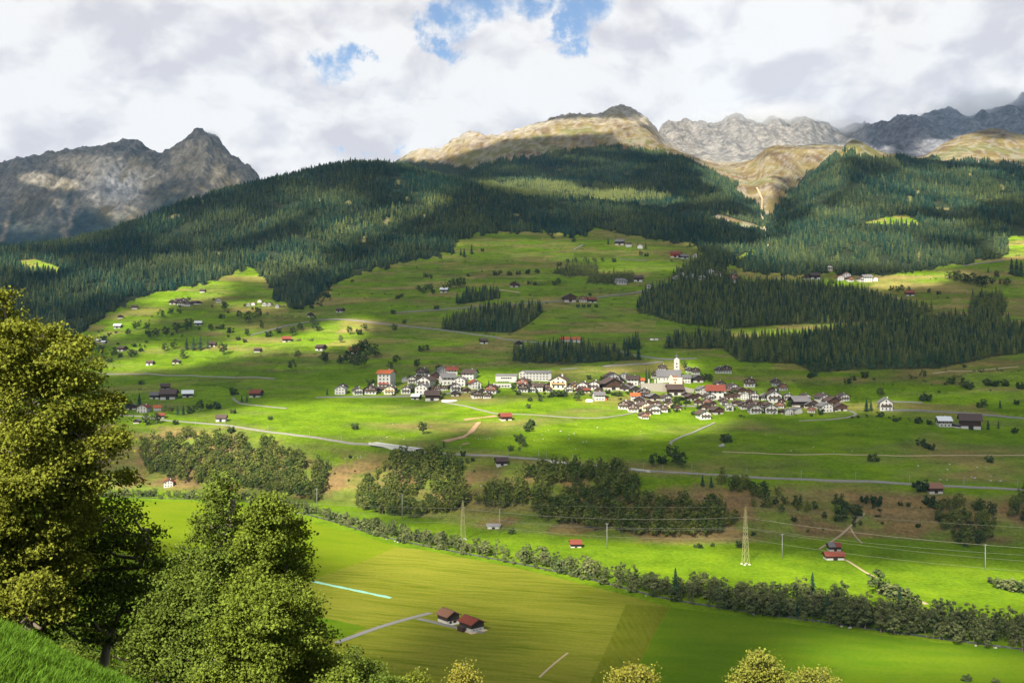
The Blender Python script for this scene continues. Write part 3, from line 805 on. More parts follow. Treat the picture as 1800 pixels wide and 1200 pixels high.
floor_sheet('hay_field', [(540, 1022), (640, 985), (697, 961), (742, 966), (900, 996), (1040, 1030), (1140, 1056), (1178, 1067), (1152, 1110), (1098, 1216), (640, 1216), (400, 1216), (420, 1090)], 0.05, f_hay)
floor_sheet('hay_field', [(1100, 1062), (1178, 1067), (1152, 1110), (1098, 1216), (1030, 1216), (1075, 1120)], 0.10, f_hay2)
floor_sheet('meadow_field', [(1179, 1067), (1350, 1090), (1500, 1110), (1640, 1128), (1900, 1150), (1900, 1216), (1100, 1216), (1153, 1110)], 0.06, f_lush)
floor_sheet('clover_strip', [(480, 1072), (560, 1083), (644, 1102), (600, 1123), (450, 1110)], 0.10, f_lush)

def drape(name, pts, width, material, lift=0.35, photo=True, ragged=0.0):
    """a ribbon that follows the ground along a path given in photo coordinates"""
    P = [at(*p) for p in pts]
    path = []
    for a, b in zip(P[:-1], P[1:]):
        k = max(2, int((b-a).length/6))
        path += [a+(b-a)*j/k for j in range(k)]
    path.append(P[-1])
    q = np.array([(p.x, p.y) for p in path])
    for _ in range(6):
        q[1:-1] = 0.25*q[:-2]+0.5*q[1:-1]+0.25*q[2:]
    t = np.gradient(q, axis=0); t /= np.linalg.norm(t, axis=1)[:, None]+1e-9
    nrm = np.stack([-t[:, 1], t[:, 0]], 1)
    wn = (width*0.82 if width < 10 else width)*(1+ragged*fbm(np.arange(len(q))*0.23, np.zeros(len(q)), 3, 5))
    rows = []
    for s in (-0.5, -0.17, 0.17, 0.5):
        e = q+nrm*(s*wn)[:, None]
        rows.append(e)
    E = np.stack(rows, 1)
    zz = ground(E[..., 0], E[..., 1])
    zz = np.maximum(zz, zz.mean(1, keepdims=True)-0.1)+lift
    V = np.concatenate([E, zz[..., None]], -1).reshape(-1, 3)
    n = len(q)
    i = np.arange(n*4).reshape(n, 4)
    Q = np.stack([i[:-1, :-1], i[1:, :-1], i[1:, 1:], i[:-1, 1:]], -1).reshape(-1, 4)
    # a skirt so the edge of the bank has a real side
    sk = []
    V2 = V.copy(); V2[:, 2] -= 1.2
    V = np.concatenate([V, V2])
    o = n*4
    L0, L1 = i[:, 0], i[:, 3]
    sk.append(np.stack([L0[:-1], L0[:-1]+o, L0[1:]+o, L0[1:]], -1))
    sk.append(np.stack([L1[:-1], L1[1:], L1[1:]+o, L1[:-1]+o], -1))
    me = mesh_np(name, V, np.concatenate([Q]+sk), [material])
    return tag(link(name, me), kind='structure')
road_m = solid('road_gravel', (0.21, 0.20, 0.175), 0.35, 0.15)
asph_m = solid('road_asphalt', (0.18, 0.176, 0.168), 0.25, 0.12)
track_m = solid('earth_track', (0.36, 0.28, 0.17), 0.3, 0.12)
soil_m = solid('bare_soil', (0.34, 0.22, 0.12), 0.35, 0.15)
drape('farm_road', [(590, 1130), (640, 1111), (690, 1094), (757, 1077)], 4.2, asph_m, 0.22)
drape('farm_road', [(735, 1087), (770, 1095), (806, 1105), (850, 1112)], 3.4, asph_m, 0.27)
drape('dirt_track', [(1470, 975), (1497, 988), (1512, 1001), (1540, 1015)], 2.0, track_m, 0.12)
drape('dirt_track', [(1592, 1044), (1612, 1053), (1630, 1062)], 3.0, track_m, 0.12)
drape('dirt_track', [(948, 1190), (972, 1166), (998, 1147)], 1.2, track_m, 0.16)
drape('railway', [(190, 727), (235, 731), (280, 738), (330, 742), (420, 751), (520, 765), (600, 776), (665, 783), (700, 791), (760, 797), (840, 800), (930, 806), (1000, 814), (1080, 822), (1150, 829), (1300, 838), (1450, 845), (1600, 851), (1810, 861), (2000, 866)], 4.0, road_m, 0.6)
drape('country_road', [(440, 590), (560, 562), (600, 561), (640, 565), (700, 572), (780, 580), (850, 590), (905, 599), (1000, 606)], 5.5, asph_m, 0.8)
drape('country_road', [(690, 551), (790, 543), (870, 538), (950, 532), (1000, 529), (1060, 522), (1140, 512)], 6.0, asph_m, 1.0)
drape('farm_road', [(868, 509), (890, 511), (914, 515)], 7.0, track_m, 0.8)
drape('farm_road', [(178, 657), (280, 659), (320, 660), (400, 663), (482, 666)], 4.0, road_m, 0.8)
drape('farm_road', [(780, 707), (815, 713), (850, 722), (880, 729), (960, 731), (1060, 735), (1100, 729), (1120, 724)], 3.4, road_m, 0.6)
drape('farm_road', [(1405, 740), (1470, 737), (1500, 733), (1514, 727), (1492, 722)], 3.6, road_m, 0.6)
drape('country_road', [(1555, 722), (1610, 721), (1660, 724), (1740, 730), (1810, 737)], 6.0, asph_m, 0.8)
drape('farm_road', [(1555, 705), (1590, 707), (1622, 708)], 4.0, road_m, 0.7)
drape('stony_path', [(1180, 783), (1176, 777), (1205, 765), (1230, 755), (1256, 743)], 3.2, road_m, 0.6)
drape('village_street', [(555, 699), (650, 698), (720, 696), (790, 692), (850, 686)], 6.0, asph_m, 0.6)
drape('farm_road', [(409, 699), (418, 709), (455, 713), (505, 718)], 3.4, road_m, 0.6)
drape('country_road', [(1055, 613), (1090, 618), (1120, 626), (1160, 632), (1200, 631), (1225, 630)], 8.0, asph_m, 0.9)
drape('farm_road', [(1060, 645), (1110, 641), (1165, 636)], 7.0, road_m, 0.9)
drape('farm_road', [(985, 649), (1015, 647)], 4.0, road_m, 0.9)
drape('village_street', [(1140, 722), (1165, 712), (1190, 713), (1225, 714)], 5.0, road_m, 0.6)
drape('village_street', [(1270, 714), (1310, 712), (1345, 690), (1370, 688)], 5.0, road_m, 0.6)
drape('bare_soil_patch', [(780, 776), (800, 772), (815, 768)], 11.0, soil_m, 0.45, ragged=0.5)
drape('bare_soil_patch', [(805, 772), (822, 766), (834, 752), (842, 742)], 6.0, soil_m, 0.5, ragged=0.5)
drape('bare_soil_patch', [(815, 738), (840, 735), (872, 731)], 9.0, soil_m, 0.45, ragged=0.6)
drape('bare_soil_patch', [(812, 781), (825, 779)], 5.0, soil_m, 0.45, ragged=0.6)
drape('dirt_track', [(1440, 965), (1462, 950), (1480, 936), (1500, 915), (1520, 902)], 1.8, track_m, 0.3)
drape('dirt_track', [(1495, 928), (1510, 945), (1516, 955)], 1.5, track_m, 0.3)
drape('dirt_track', [(1270, 794), (1340, 797), (1420, 799), (1560, 801), (1700, 800), (1800, 800)], 1.5, track_m, 0.5)
drape('dirt_track', [(1640, 656), (1720, 652), (1790, 645)], 3.0, track_m, 0.7)
drape('farm_road', [(1690, 468), (1730, 463), (1765, 458)], 6.0, road_m, 1.2)
drape('forest_path', [(1350, 434), (1345, 405), (1343, 392), (1338, 372), (1340, 350), (1330, 330)], 7.0, track_m, 1.4, ragged=0.5)
drape('farm_road', [(1090, 457), (1115, 457), (1135, 458)], 5.0, road_m, 1.2)
drape('farm_road', [(1008, 440), (1018, 434), (1024, 431)], 5.0, road_m, 1.2)

# river between its two belts of trees
def river():
    pts = [(150, 872), (300, 876), (420, 880), (520, 899), (600, 920), (660, 939), (700, 949), (800, 969), (880, 984), (960, 1000), (1040, 1018), (1180, 1053), (1350, 1079), (1500, 1100), (1640, 1120), (1800, 1141), (1960, 1158)]
    q = np.array([floor_xy(*p) for p in pts])
    tt = np.linspace(0, len(pts)-1, 160)
    qx = pchip1(np.arange(len(pts)), q[:, 0], tt); qy = pchip1(np.arange(len(pts)), q[:, 1], tt)
    q = np.stack([qx, qy], 1)
    t = np.gradient(q, axis=0); t /= np.linalg.norm(t, axis=1)[:, None]
    nr = np.stack([-t[:, 1], t[:, 0]], 1)
    m, g = mat('river_water')
    pos = g.n('ShaderNodeNewGeometry').outputs['Position']
    nz = g.noise(pos, 0.5, 4, 0.6).outputs['Fac']
    c = g.mix(g.ramp(nz, 0.5, 0.68), (0.07, 0.09, 0.08), (0.22, 0.24, 0.24))
    bp = g.n('ShaderNodeBump'); bp.inputs['Strength'].default_value = 0.5
    g.val(bp.inputs['Height'], g.noise(pos, 1.2, 4).outputs['Fac'])
    finish(g, principled(g, c, 0.15, 0.5, bp.outputs[0]).outputs[0])
    for name, w, z, mm in (('river_bed', 3.2, 0.12, M['bark']), ('river', 2.4, 0.17, m)):
        V = np.concatenate([np.c_[q+nr*w/2, np.full(len(q), z)], np.c_[q-nr*w/2, np.full(len(q), z)]])
        n = len(q); i = np.arange(n-1)
        me = mesh_np(name, V, np.stack([i+n, i+n+1, i+1, i], -1), [mm])
        if me.polygons[0].normal.z < 0: me.flip_normals()
        tag(link(name, me), kind='structure')
    return q, nr
RIVER, RIVER_N = river()

# ------------------------------------------------------------------ buildings
W0, L0 = 10.0, 11.0
def chalet_parts(base, upper, roof, ridge='front', h1=2.7, h2=5.3, rise=2.7, over=1.35, windows='house', balcony=None, chimney=True, low=-4.0, w=W0, l=L0, roof_half=None):
    """list of (name, mesh, parent part or None, location)"""
    hw, hl = w/2, l/2
    P = []
    k = base.name+upper.name
    b = MB(); b.box(-hw, hw, -hl, hl, low, h1)
    gable = [(-hw, h1), (hw, h1), (hw, h2), (0, h2+rise), (-hw, h2)] if ridge == 'front' else [(-hl, h1), (hl, h1), (hl, h2), (0, h2+rise), (-hl, h2)]
    if upper is base:
        b.v.clear(); b.f.clear(); b.m.clear()
        g2 = [(p[0], p[1] if p[1] != h1 else low) for p in gable]
        if ridge == 'front': b.prism(g2, -hl, hl)
        else: b.prism(g2, -hw, hw, axis='x')
        P.append(('wall', b.mesh('wall', [base]), None, (0, 0, 0)))
    else:
        P.append(('base_wall', b.mesh('base_wall', [base]), None, (0, 0, 0)))
        u = MB()
        s = 1.012
        g2 = [(p[0]*s, p[1]) for p in gable]
        if ridge == 'front': u.prism(g2, -hl*s, hl*s)
        else: u.prism(g2, -hw*s, hw*s, axis='x')
        P.append(('timber_storey', u.mesh('timber_storey', [upper]), None, (0, 0, 0)))
    r = MB()
    span, run = (hw, hl) if ridge == 'front' else (hl, hw)
    e = span+over; sl = rise/span; ze = h2-sl*over; t = 0.30
    for sgn in (1, -1):
        prof = [(0, h2+rise+0.06), (sgn*e, ze+0.06), (sgn*e, ze+0.06+t), (0, h2+rise+0.06+t)]
        if sgn < 0: prof = prof[::-1]
        if roof_half and ridge == 'front':
            pass
        if roof_half and ridge != 'front':
            r.prism(prof, -run-over*0.8, 0, 0, 'x'); r.prism(prof, 0.01, run+over*0.8, 1, 'x')
        else:
            r.prism(prof, -run-over*0.8, run+over*0.8, 0, 'y' if ridge == 'front' else 'x')
    P.append(('roof', r.mesh('roof', [roof]+([roof_half] if roof_half else [])), None, (0, 0, 0)))
    if chimney:
        c = MB(); c.box(-0.45, 0.45, -0.45, 0.45, -1.2, 1.3); c.box(-0.55, 0.55, -0.55, 0.55, 1.31, 1.5)
        cx, cy = (hw*0.35, hl*0.2) if ridge == 'front' else (hw*0.3, hl*0.3)
        P.append(('chimney', c.mesh('chimney', [M['grey_plaster']]), 'roof', (cx, cy, h2+rise*0.72)))
    def win(ww, hh):
        q = MB(); q.box(-ww/2-.12, ww/2+.12, -0.06, 0.2, -hh/2-.12, hh/2+.12, 0); q.box(-ww/2, ww/2, -0.10, 0.1, -hh/2, hh/2, 1)
        return q
    fy = -hl*1.012-0.01
    if windows in ('house', 'block'):
        wm = win(1.25, 1.35).mesh('window', [M['frame'], M['glass']])
        n1 = 3
        for zz in ([1.1, h1+1.3] if windows == 'house' else np.arange(1.4, h2-0.6, 2.5)):
            for i in range(n1):
                P.append(('window', wm, None, ((i-1)*w*0.29, fy+(0.0 if zz > h1 or upper is base else hl*0.012), float(zz))))
        if ridge == 'front':
            P.append(('window', wm, None, (0, fy, h2+rise*0.28)))
        ws = win(1.2, 1.3)
        ws.v = [(-p[1]*-1, p[0], p[2]) for p in ws.v]
        wsm = ws.mesh('window', [M['frame'], M['glass']])
        for sx in (1, -1):
            q = MB(); q.box(-0.1, 0.2, -.7, .7, -.8, .8, 0); q.box(0.1, 0.25, -.58, .58, -.68, .68, 1)
            if sx < 0: q.v = [(-p[0], p[1], p[2]) for p in q.v]; q.f = [f[::-1] for f in q.f]
            qm = q.mesh('window', [M['frame'], M['glass']])
            for yy in (-hl*0.45, hl*0.4):
                P.append(('window', qm, None, (sx*(hw*1.012-0.06), yy, h1+1.2)))
    else:
        dm = MB(); dm.box(-1.3, 1.3, -0.08, 0.1, -1.3, 1.3, 0); dm.box(-1.15, -0.04, -0.14, -0.05, -1.2, 1.2, 1); dm.box(0.04, 1.15, -0.14, -0.05, -1.2, 1.2, 1)
        P.append(('door', dm.mesh('door', [M['timber_black'], M['dark_gap']]), None, (0.0, fy+hl*0.012, 1.0)))
        lv = MB(); lv.box(-0.7, 0.7, -0.06, 0.1, -0.5, 0.5, 0)
        if ridge == 'front': P.append(('hay_hatch', lv.mesh('hay_hatch', [M['dark_gap']]), None, (0, fy, h2+rise*0.15)))
    if balcony:
        q = MB(); q.box(-hw*0.86, hw*0.86, -hl-1.25, -hl*1.012, h1+0.02, h1+0.20); q.box(-hw*0.86, hw*0.86, -hl-1.25, -hl-1.17, h1+0.32, h1+1.05)
        for i in range(5): q.box(-hw*0.84+i*hw*0.41, -hw*0.84+i*hw*0.41+.1, -hl-1.22, -hl-1.15, h1+0.2, h1+1.06)
        P.append(('balcony', q.mesh('balcony', [balcony]), None, (0, 0, 0)))
    return P

T, TB, TR, TT_ = M['timber'], M['timber_black'], M['timber_red'], M['timber_tan']
PL, CR, GP, ST = M['plaster'], M['cream'], M['grey_plaster'], M['stone']
RB, RG, RR, RO, RS = M['roof_brown'], M['roof_grey'], M['roof_red'], M['roof_orange'], M['roof_rust']
STYLES = {
 # code: (category, name, words, builder arguments)
 'W': ('house', 'chalet_house', 'white house with brown roof', dict(base=PL, upper=PL, roof=RB, balcony=T, over=1.6)),
 'WS': ('house', 'chalet_house', 'white sideways house, brown roof', dict(base=PL, upper=PL, roof=RB, ridge='side')),
 'WG': ('house', 'chalet_house', 'white house with grey roof', dict(base=PL, upper=PL, roof=RG)),
 'WGS': ('house', 'chalet_house', 'white sideways house, grey roof', dict(base=PL, upper=PL, roof=RG, ridge='side')),
 'WR': ('house', 'chalet_house', 'white house with red roof', dict(base=PL, upper=PL, roof=RR)),
 'WRS': ('house', 'chalet_house', 'white sideways house, red roof', dict(base=PL, upper=PL, roof=RR, ridge='side')),
 'WO': ('house', 'chalet_house', 'white house, bright orange roof', dict(base=PL, upper=PL, roof=RO, ridge='side')),
 'O': ('house', 'chalet_house', 'cream house with brown roof', dict(base=CR, upper=CR, roof=RB, balcony=TT_)),
 'C': ('house', 'timber_chalet', 'brown chalet on white base', dict(base=PL, upper=T, roof=RB, balcony=T)),
 'CG': ('house', 'timber_chalet', 'grey roofed dark chalet', dict(base=PL, upper=TB, roof=RG, balcony=T)),
 'CR': ('house', 'timber_chalet', 'reddish timber chalet', dict(base=PL, upper=TR, roof=RB, balcony=TR)),
 'CT': ('house', 'timber_chalet', 'tan timber chalet', dict(base=CR, upper=TT_, roof=RB, balcony=T)),
 'T': ('barn', 'timber_barn', 'dark timber barn', dict(base=ST, upper=T, roof=RB, windows='barn', h1=1.2, h2=4.2, chimney=False)),
 'TG': ('barn', 'timber_barn', 'dark timber barn with grey roof', dict(base=ST, upper=TB, roof=RG, windows='barn', h1=1.2, h2=4.2, chimney=False)),
 'TS': ('barn', 'timber_barn', 'dark sideways barn, brown roof', dict(base=PL, upper=T, roof=RB, ridge='side', windows='barn', h1=1.4, h2=4.2, chimney=False)),
 'TGS': ('barn', 'timber_barn', 'dark sideways barn, grey roof', dict(base=ST, upper=TB, roof=RG, ridge='side', windows='barn', h1=1.2, h2=4.2, chimney=False)),
 'TR': ('barn', 'timber_barn', 'dark timber barn with red roof', dict(base=ST, upper=TB, roof=RR, ridge='side', windows='barn', h1=1.0, h2=4.0, chimney=False)),
 'TO': ('barn', 'timber_barn', 'brown barn with orange red roof', dict(base=ST, upper=T, roof=RR, ridge='side', windows='barn', h1=1.0, h2=4.0, chimney=False)),
 'TW': ('barn', 'timber_barn', 'dark barn with pale metal roof', dict(base=PL, upper=TB, roof=M['tin'], ridge='side', windows='barn', h1=1.0, h2=4.0, chimney=False)),
}
PROTO = {}
def house(code, px, py, wpx, label, group, rot=None, hs=1.0, extra=None, ls=1.0):
    cat, name, words, kw = STYLES[code]
    if extra: kw = {**kw, **extra}
    key = (code, tuple(sorted((k, str(v)) for k, v in (extra or {}).items())))
    if key not in PROTO: PROTO[key] = chalet_parts(**kw)
    p = at(px, py)
    s = wpx/F*p.y/(W0+1.0)
    rot = R.uniform(-0.32, 0.32) if rot is None else math.radians(rot)
    ly = L0/2*s*ls
    loc = (p.x, p.y+ly*0.9, 0)
    e = bpy.data.objects.new(name, None); COL.objects.link(e)
    z = float(ground(p.x, p.y))*0.6+float(ground(loc[0], loc[1]))*0.4
    e.location = (loc[0], loc[1], z); e.rotation_euler = (0, 0, rot); e.scale = (s, s*ls, s*hs)
    e.empty_display_size = 1
    tag(e, label or words, cat, group)
    parts = {}
    for nm, me, par, lc in PROTO[key]:
        if nm in ('window', 'door', 'hay_hatch', 'chimney') and wpx < 11.5: continue
        o = link(nm, me, e if par is None else parts.get(par), lc)
        if nm in ('roof',): parts[nm] = o
    return e

VILLAGE = [
 # zone phrase, [(x, y of the foot, width, style, ...)]
 ("at the village's left end", [(662, 687, 12, 'TG'), (692, 689, 13, 'CG'), (640, 690, 11, 'T'), (598, 693, 20, 'WG'), (602, 683, 14, 'T'), (627, 694, 18, 'W'), (651, 693, 22, 'C'), (684, 693, 20, 'O'), (672, 688, 13, 'TS')]),
 ("in upper rows left of school", [(752, 673, 13, 'CG'), (735, 666, 12, 'T'), (806, 672, 13, 'T'), (815, 664, 12, 'C'), (711, 671, 12, 'WG'), (726, 674, 17, 'W'), (742, 661, 19, 'C'), (762, 668, 19, 'T'), (777, 657, 16, 'WG'), (794, 660, 20, 'WRS'), (785, 676, 26, 'WGS'), (826, 667, 23, 'WS'), (769, 662, 15, 'TG')]),
 ("in lower rows left of school", [(757, 688, 14, 'T'), (790, 684, 12, 'TG'), (722, 686, 13, 'CG'), (820, 690, 13, 'T'), (847, 690, 12, 'TG'), (713, 692, 18, 'W'), (742, 692, 24, 'WG'), (748, 681, 27, 'W'), (769, 687, 13, 'C'), (781, 686, 12, 'C'), (800, 688, 20, 'W'), (809, 679, 23, 'WG'), (834, 683, 20, 'WR'), (731, 702, 15, 'TW'), (760, 704, 26, 'TS'), (800, 696, 15, 'TG'), (837, 700, 19, 'C'), (857, 700, 15, 'C'), (864, 692, 22, 'CR'), (768, 693, 11, 'T')]),
 ("in the row below the white school", [(929, 684, 13, 'T'), (964, 689, 13, 'C'), (1018, 690, 13, 'T'), (1052, 690, 13, 'T'), (1036, 681, 13, 'T'), (990, 678, 14, 'T'), (940, 680, 12, 'TG'), (921, 681, 22, 'CR'), (920, 689, 20, 'C'), (935, 689, 14, 'W'), (946, 688, 19, 'WS'), (958, 685, 14, 'CR'), (984, 684, 31, 'O'), (970, 682, 16, 'T'), (1010, 684, 16, 'CT'), (1026, 686, 20, 'W'), (1045, 685, 21, 'W'), (1000, 689, 14, 'W'), (1031, 690, 12, 'TR')]),
 ("left of the church terrace", [(1066, 678, 14, 'T'), (1106, 681, 13, 'T'), (1092, 672, 13, 'TG'), (1132, 684, 12, 'T'), (1074, 686, 31, 'T'), (1076, 672, 23, 'W'), (1098, 668, 16, 'WG'), (1100, 687, 17, 'TG'), (1114, 677, 22, 'WS'), (1126, 676, 15, 'WO'), (1117, 690, 18, 'TG'), (1087, 678, 15, 'C')]),
 ("in the cluster below the church", [(1107, 713, 14, 'T'), (1142, 712, 14, 'T'), (1122, 716, 13, 'C'), (1160, 719, 13, 'TG'), (1140, 729, 12, 'T'), (1175, 711, 12, 'T'), (1128, 703, 13, 'T'), (1053, 704, 20, 'WGS'), (1098, 719, 20, 'C'), (1115, 724, 20, 'C'), (1125, 709, 19, 'TG'), (1134, 721, 19, 'O'), (1150, 727, 21, 'W'), (1132, 736, 16, 'CR'), (1167, 724, 17, 'C'), (1156, 714, 15, 'T'), (1149, 704, 19, 'TG'), (1117, 704, 17, 'WO'), (1134, 698, 21, 'CG'), (1180, 716, 12, 'O'), (1192, 720, 13, 'T')]),
 ("beside the church", [(1165, 651, 14, 'C'), (1152, 664, 14, 'C'), (1208, 673, 18, 'WGS'), (1212, 655, 13, 'CG'), (1224, 658, 16, 'C'), (1227, 672, 19, 'TG'), (1265, 656, 15, 'CG'), (1278, 656, 18, 'C')]),
 ("below the churchyard right", [(1228, 711, 14, 'T'), (1205, 697, 13, 'TG'), (1252, 713, 13, 'T'), (1228, 699, 12, 'T'), (1188, 695, 28, 'TS'), (1171, 706, 16, 'W'), (1216, 704, 18, 'T'), (1238, 737, 22, 'W'), (1243, 720, 18, 'T'), (1261, 728, 20, 'T'), (1260, 702, 32, 'WRS'), (1247, 704, 17, 'W'), (1235, 693, 18, 'WG'), (1244, 711, 15, 'CR')]),
 ("in the quarter right of church", [(1295, 700, 14, 'T'), (1302, 712, 13, 'TG'), (1318, 692, 13, 'T'), (1295, 712, 13, 'T'), (1335, 714, 14, 'T'), (1318, 710, 12, 'T'), (1345, 703, 13, 'CG'), (1266, 682, 17, 'C'), (1288, 687, 17, 'W'), (1284, 722, 16, 'WG'), (1273, 711, 15, 'C'), (1283, 702, 16, 'T'), (1303, 692, 17, 'T'), (1310, 702, 16, 'WG'), (1327, 702, 16, 'W'), (1320, 680, 21, 'C'), (1309, 719, 17, 'C'), (1328, 727, 22, 'W'), (1342, 722, 11, 'WG'), (1280, 691, 13, 'CR')]),
 ("in the village's right half", [(1350, 716, 14, 'T'), (1376, 709, 13, 'T'), (1396, 712, 13, 'TG'), (1378, 727, 12, 'T'), (1432, 712, 13, 'T'), (1358, 727, 23, 'W'), (1363, 707, 27, 'W'), (1360, 692, 17, 'T'), (1365, 678, 16, 'C'), (1378, 686, 16, 'CR'), (1387, 703, 16, 'W'), (1373, 717, 15, 'CR'), (1388, 729, 15, 'WG'), (1402, 727, 15, 'WG'), (1408, 716, 29, 'TGS'), (1417, 704, 16, 'W'), (1424, 717, 17, 'TG')]),
 ("at the village's right end", [(1440, 717, 13, 'T'), (1472, 707, 13, 'C'), (1468, 723, 12, 'TG'), (1428, 725, 14, 'CR'), (1448, 708, 21, 'W'), (1484, 705, 18, 'W'), (1463, 713, 23, 'T'), (1453, 724, 22, 'WG'), (1480, 722, 20, 'T')]),
]
ORD = 'first second third fourth fifth sixth seventh eighth ninth tenth eleventh twelfth thirteenth fourteenth fifteenth sixteenth seventeenth eighteenth nineteenth twentieth twenty-first twenty-second twenty-third twenty-fourth twenty-fifth twenty-sixth twenty-seventh twenty-eighth twenty-ninth thirtieth'.split()
def ordinal(i, n):
    if n == 1: return 'the only one'
    if i == 0: return 'leftmost'
    if i == n-1: return 'rightmost'
    return ORD[i]+' from left'
def build_village():
    for phrase, lst in VILLAGE:
        lst = sorted(lst)
        byw = {}
        for h in lst: byw.setdefault(h[3], []).append(h)
        for h in lst:
            same = byw[h[3]]
            words = STYLES[h[3]][2]
            i = same.index(h)
            lab = f"{words}, {phrase}" if len(same) == 1 else f"{words}, {ordinal(i, len(same))} such {phrase}"
            house(h[3], h[0], h[1], h[2], lab, 'houses of the village', hs=1.0)
build_village()
# tall gabled houses with a look of their own
house('WRS', 678, 682, 26, 'tall white block with orange red roof and red balconies', 'houses of the village', rot=-14, hs=1.0,
      extra=dict(roof=RO, h2=11.0, windows='block', balcony=M['red_paint'], rise=2.0))
house('WG', 1560, 722, 23, 'white chalet with cream side standing alone right of the village', 'houses of the village', rot=-12, hs=1.3, extra=dict(balcony=T))

FARM = [
 (1663, 750, 23, 'WGS', 'white house with pale roof, left building of the farm at far right', dict(roof=M['tin'], upper=T)),
 (1687, 752, 20, 'TGS', 'low grey shed between two farm buildings at far right', dict(h2=2.6, rise=1.0)),
 (1712, 754, 35, 'TS', 'large brown barn with white base, biggest of the farm at far right', dict(h2=5.0)),
 (1645, 867, 26, 'TO', 'dark barn with rusty roof below the railway at right', dict(roof=RS)),
 (881, 819, 21, 'TS', 'dark barn with white base on the bank below the railway, centre', dict(upper=TB)),
 (888, 739, 20, 'TO', 'brown barn with red roof beside the bare soil heaps', None),
 (850, 604, 14, 'TS', 'dark hay barn on the green meadow above the school', None),
 (911, 608, 14, 'TG', 'grey roofed barn at left edge of the grove above the school', None),
 (622, 622, 18, 'TO', 'barn half hidden by the dark trees left above the village', None),
 (288, 685, 16, 'TS', 'brown barn standing above the left roadside hamlet', None),
 (272, 701, 18, 'TGS', 'black barn with grey roof, back of the left roadside hamlet', None),
 (293, 702, 27, 'TS', 'long brown barn with white base in the left roadside hamlet', None),
 (327, 698, 19, 'TW', 'dark barn with pale roof right of the left roadside hamlet', None),
 (227, 720, 19, 'TG', 'dark grey roofed house at left edge of the roadside hamlet', None),
 (250, 725, 19, 'WR', 'white house with red roof in the left roadside hamlet', None),
 (275, 722, 13, 'WO', 'white house with orange lower wall in the left roadside hamlet', None),
 (280, 735, 14, 'TO', 'small red brown barn right by the railway in the hamlet', None),
 (239, 744, 11, 'TG', 'dark shed among bushes below the left roadside hamlet', None),
 (387, 741, 18, 'TS', 'brown barn on pale stone base beside the left railway stretch', dict(h1=2.6)),
 (448, 698, 20, 'TO', 'dark barn with red roof alone on left meadow', None),
 (262, 642, 12, 'TS', 'small barn with bright white base low on the left slope', dict(h1=2.4)),
 (308, 639, 12, 'TG', 'small black barn low on the left slope, in the sunlit streak', None),
 (213, 617, 13, 'TS', 'brown barn between round trees on the far left slope', None),
 (205, 577, 12, 'TW', 'dark barn with bright roof at the left forest edge', None),
 (210, 560, 10, 'TG', 'small dark barn just below the left forest', None),
 (235, 543, 10, 'TS', 'topmost small barn on the left slope below the forest', None),
 (173, 601, 8, 'TW', 'left of two tiny bright roofed huts on the far left', None),
 (181, 604, 8, 'TW', 'right of two tiny bright roofed huts on the far left', None),
 (347, 572, 12, 'TW', 'dark barn with pale roof below the upper left hamlet', None),
 (372, 609, 12, 'TS', 'brown barn at the right end of the dark tree clump on the left slope', None),
 (452, 619, 11, 'TS', 'small brown barn alone in the sunlit streak, middle left', None),
 (502, 601, 15, 'TO', 'reddish barn beside a round bush on the left slope', None),
 (563, 616, 15, 'TS', 'brown barn at the edge of the brightest sunlit bank', None),
 (545, 557, 12, 'TG', 'black barn at left end of the country road bend', None),
 (597, 549, 12, 'TS', 'dark barn above the left end of the country road', None),
 (355, 514, 9, 'TS', 'tiny barn at the forest edge above the upper left hamlet', None),
 (780, 514, 13, 'TW', 'small barn with bright roof beside the bushy grove, centre left', None),
 (905, 505, 15, 'T', 'dark house among bushes above the upper country road', None),
 (1001, 531, 22, 'T', 'large brown chalet, left of the three by the upper country road', None),
 (1025, 531, 15, 'CR', 'red and white chalet, middle of three by the upper country road', None),
 (1041, 532, 15, 'TR', 'dark red barn, right of three by the upper country road', None),
 (1091, 500, 18, 'WGS', 'low white farm building under the hedge wood', dict(h2=3.2)),
 (1123, 495, 16, 'TS', 'brown barn right of the hedge wood', None),
 (1142, 507, 10, 'W', 'small white house at the corner of the upper dark grove', None),
 (1090, 431, 16, 'TGS', 'long grey roofed barn beside spruces on the top meadow', None),
 (1105, 434, 10, 'WS', 'white house on the top meadow beside the grey barn', None),
 (1126, 437, 10, 'WG', 'small house between two spruces on the top meadow', None),
 (1189, 453, 18, 'TR', 'long red barn at right end of the top meadow', dict(upper=M['red_paint'])),
 (1202, 455, 15, 'TGS', 'low dark shed joined behind the long red barn', dict(h2=2.8)),
 (1222, 453, 10, 'WR', 'small white house with red roof at the top meadow forest edge', None),
]
def farms():
    for px, py, w, code, lab, ex in FARM:
        house(code, px, py, w, lab, None, extra=ex, rot=R.uniform(-22, 22))
farms()
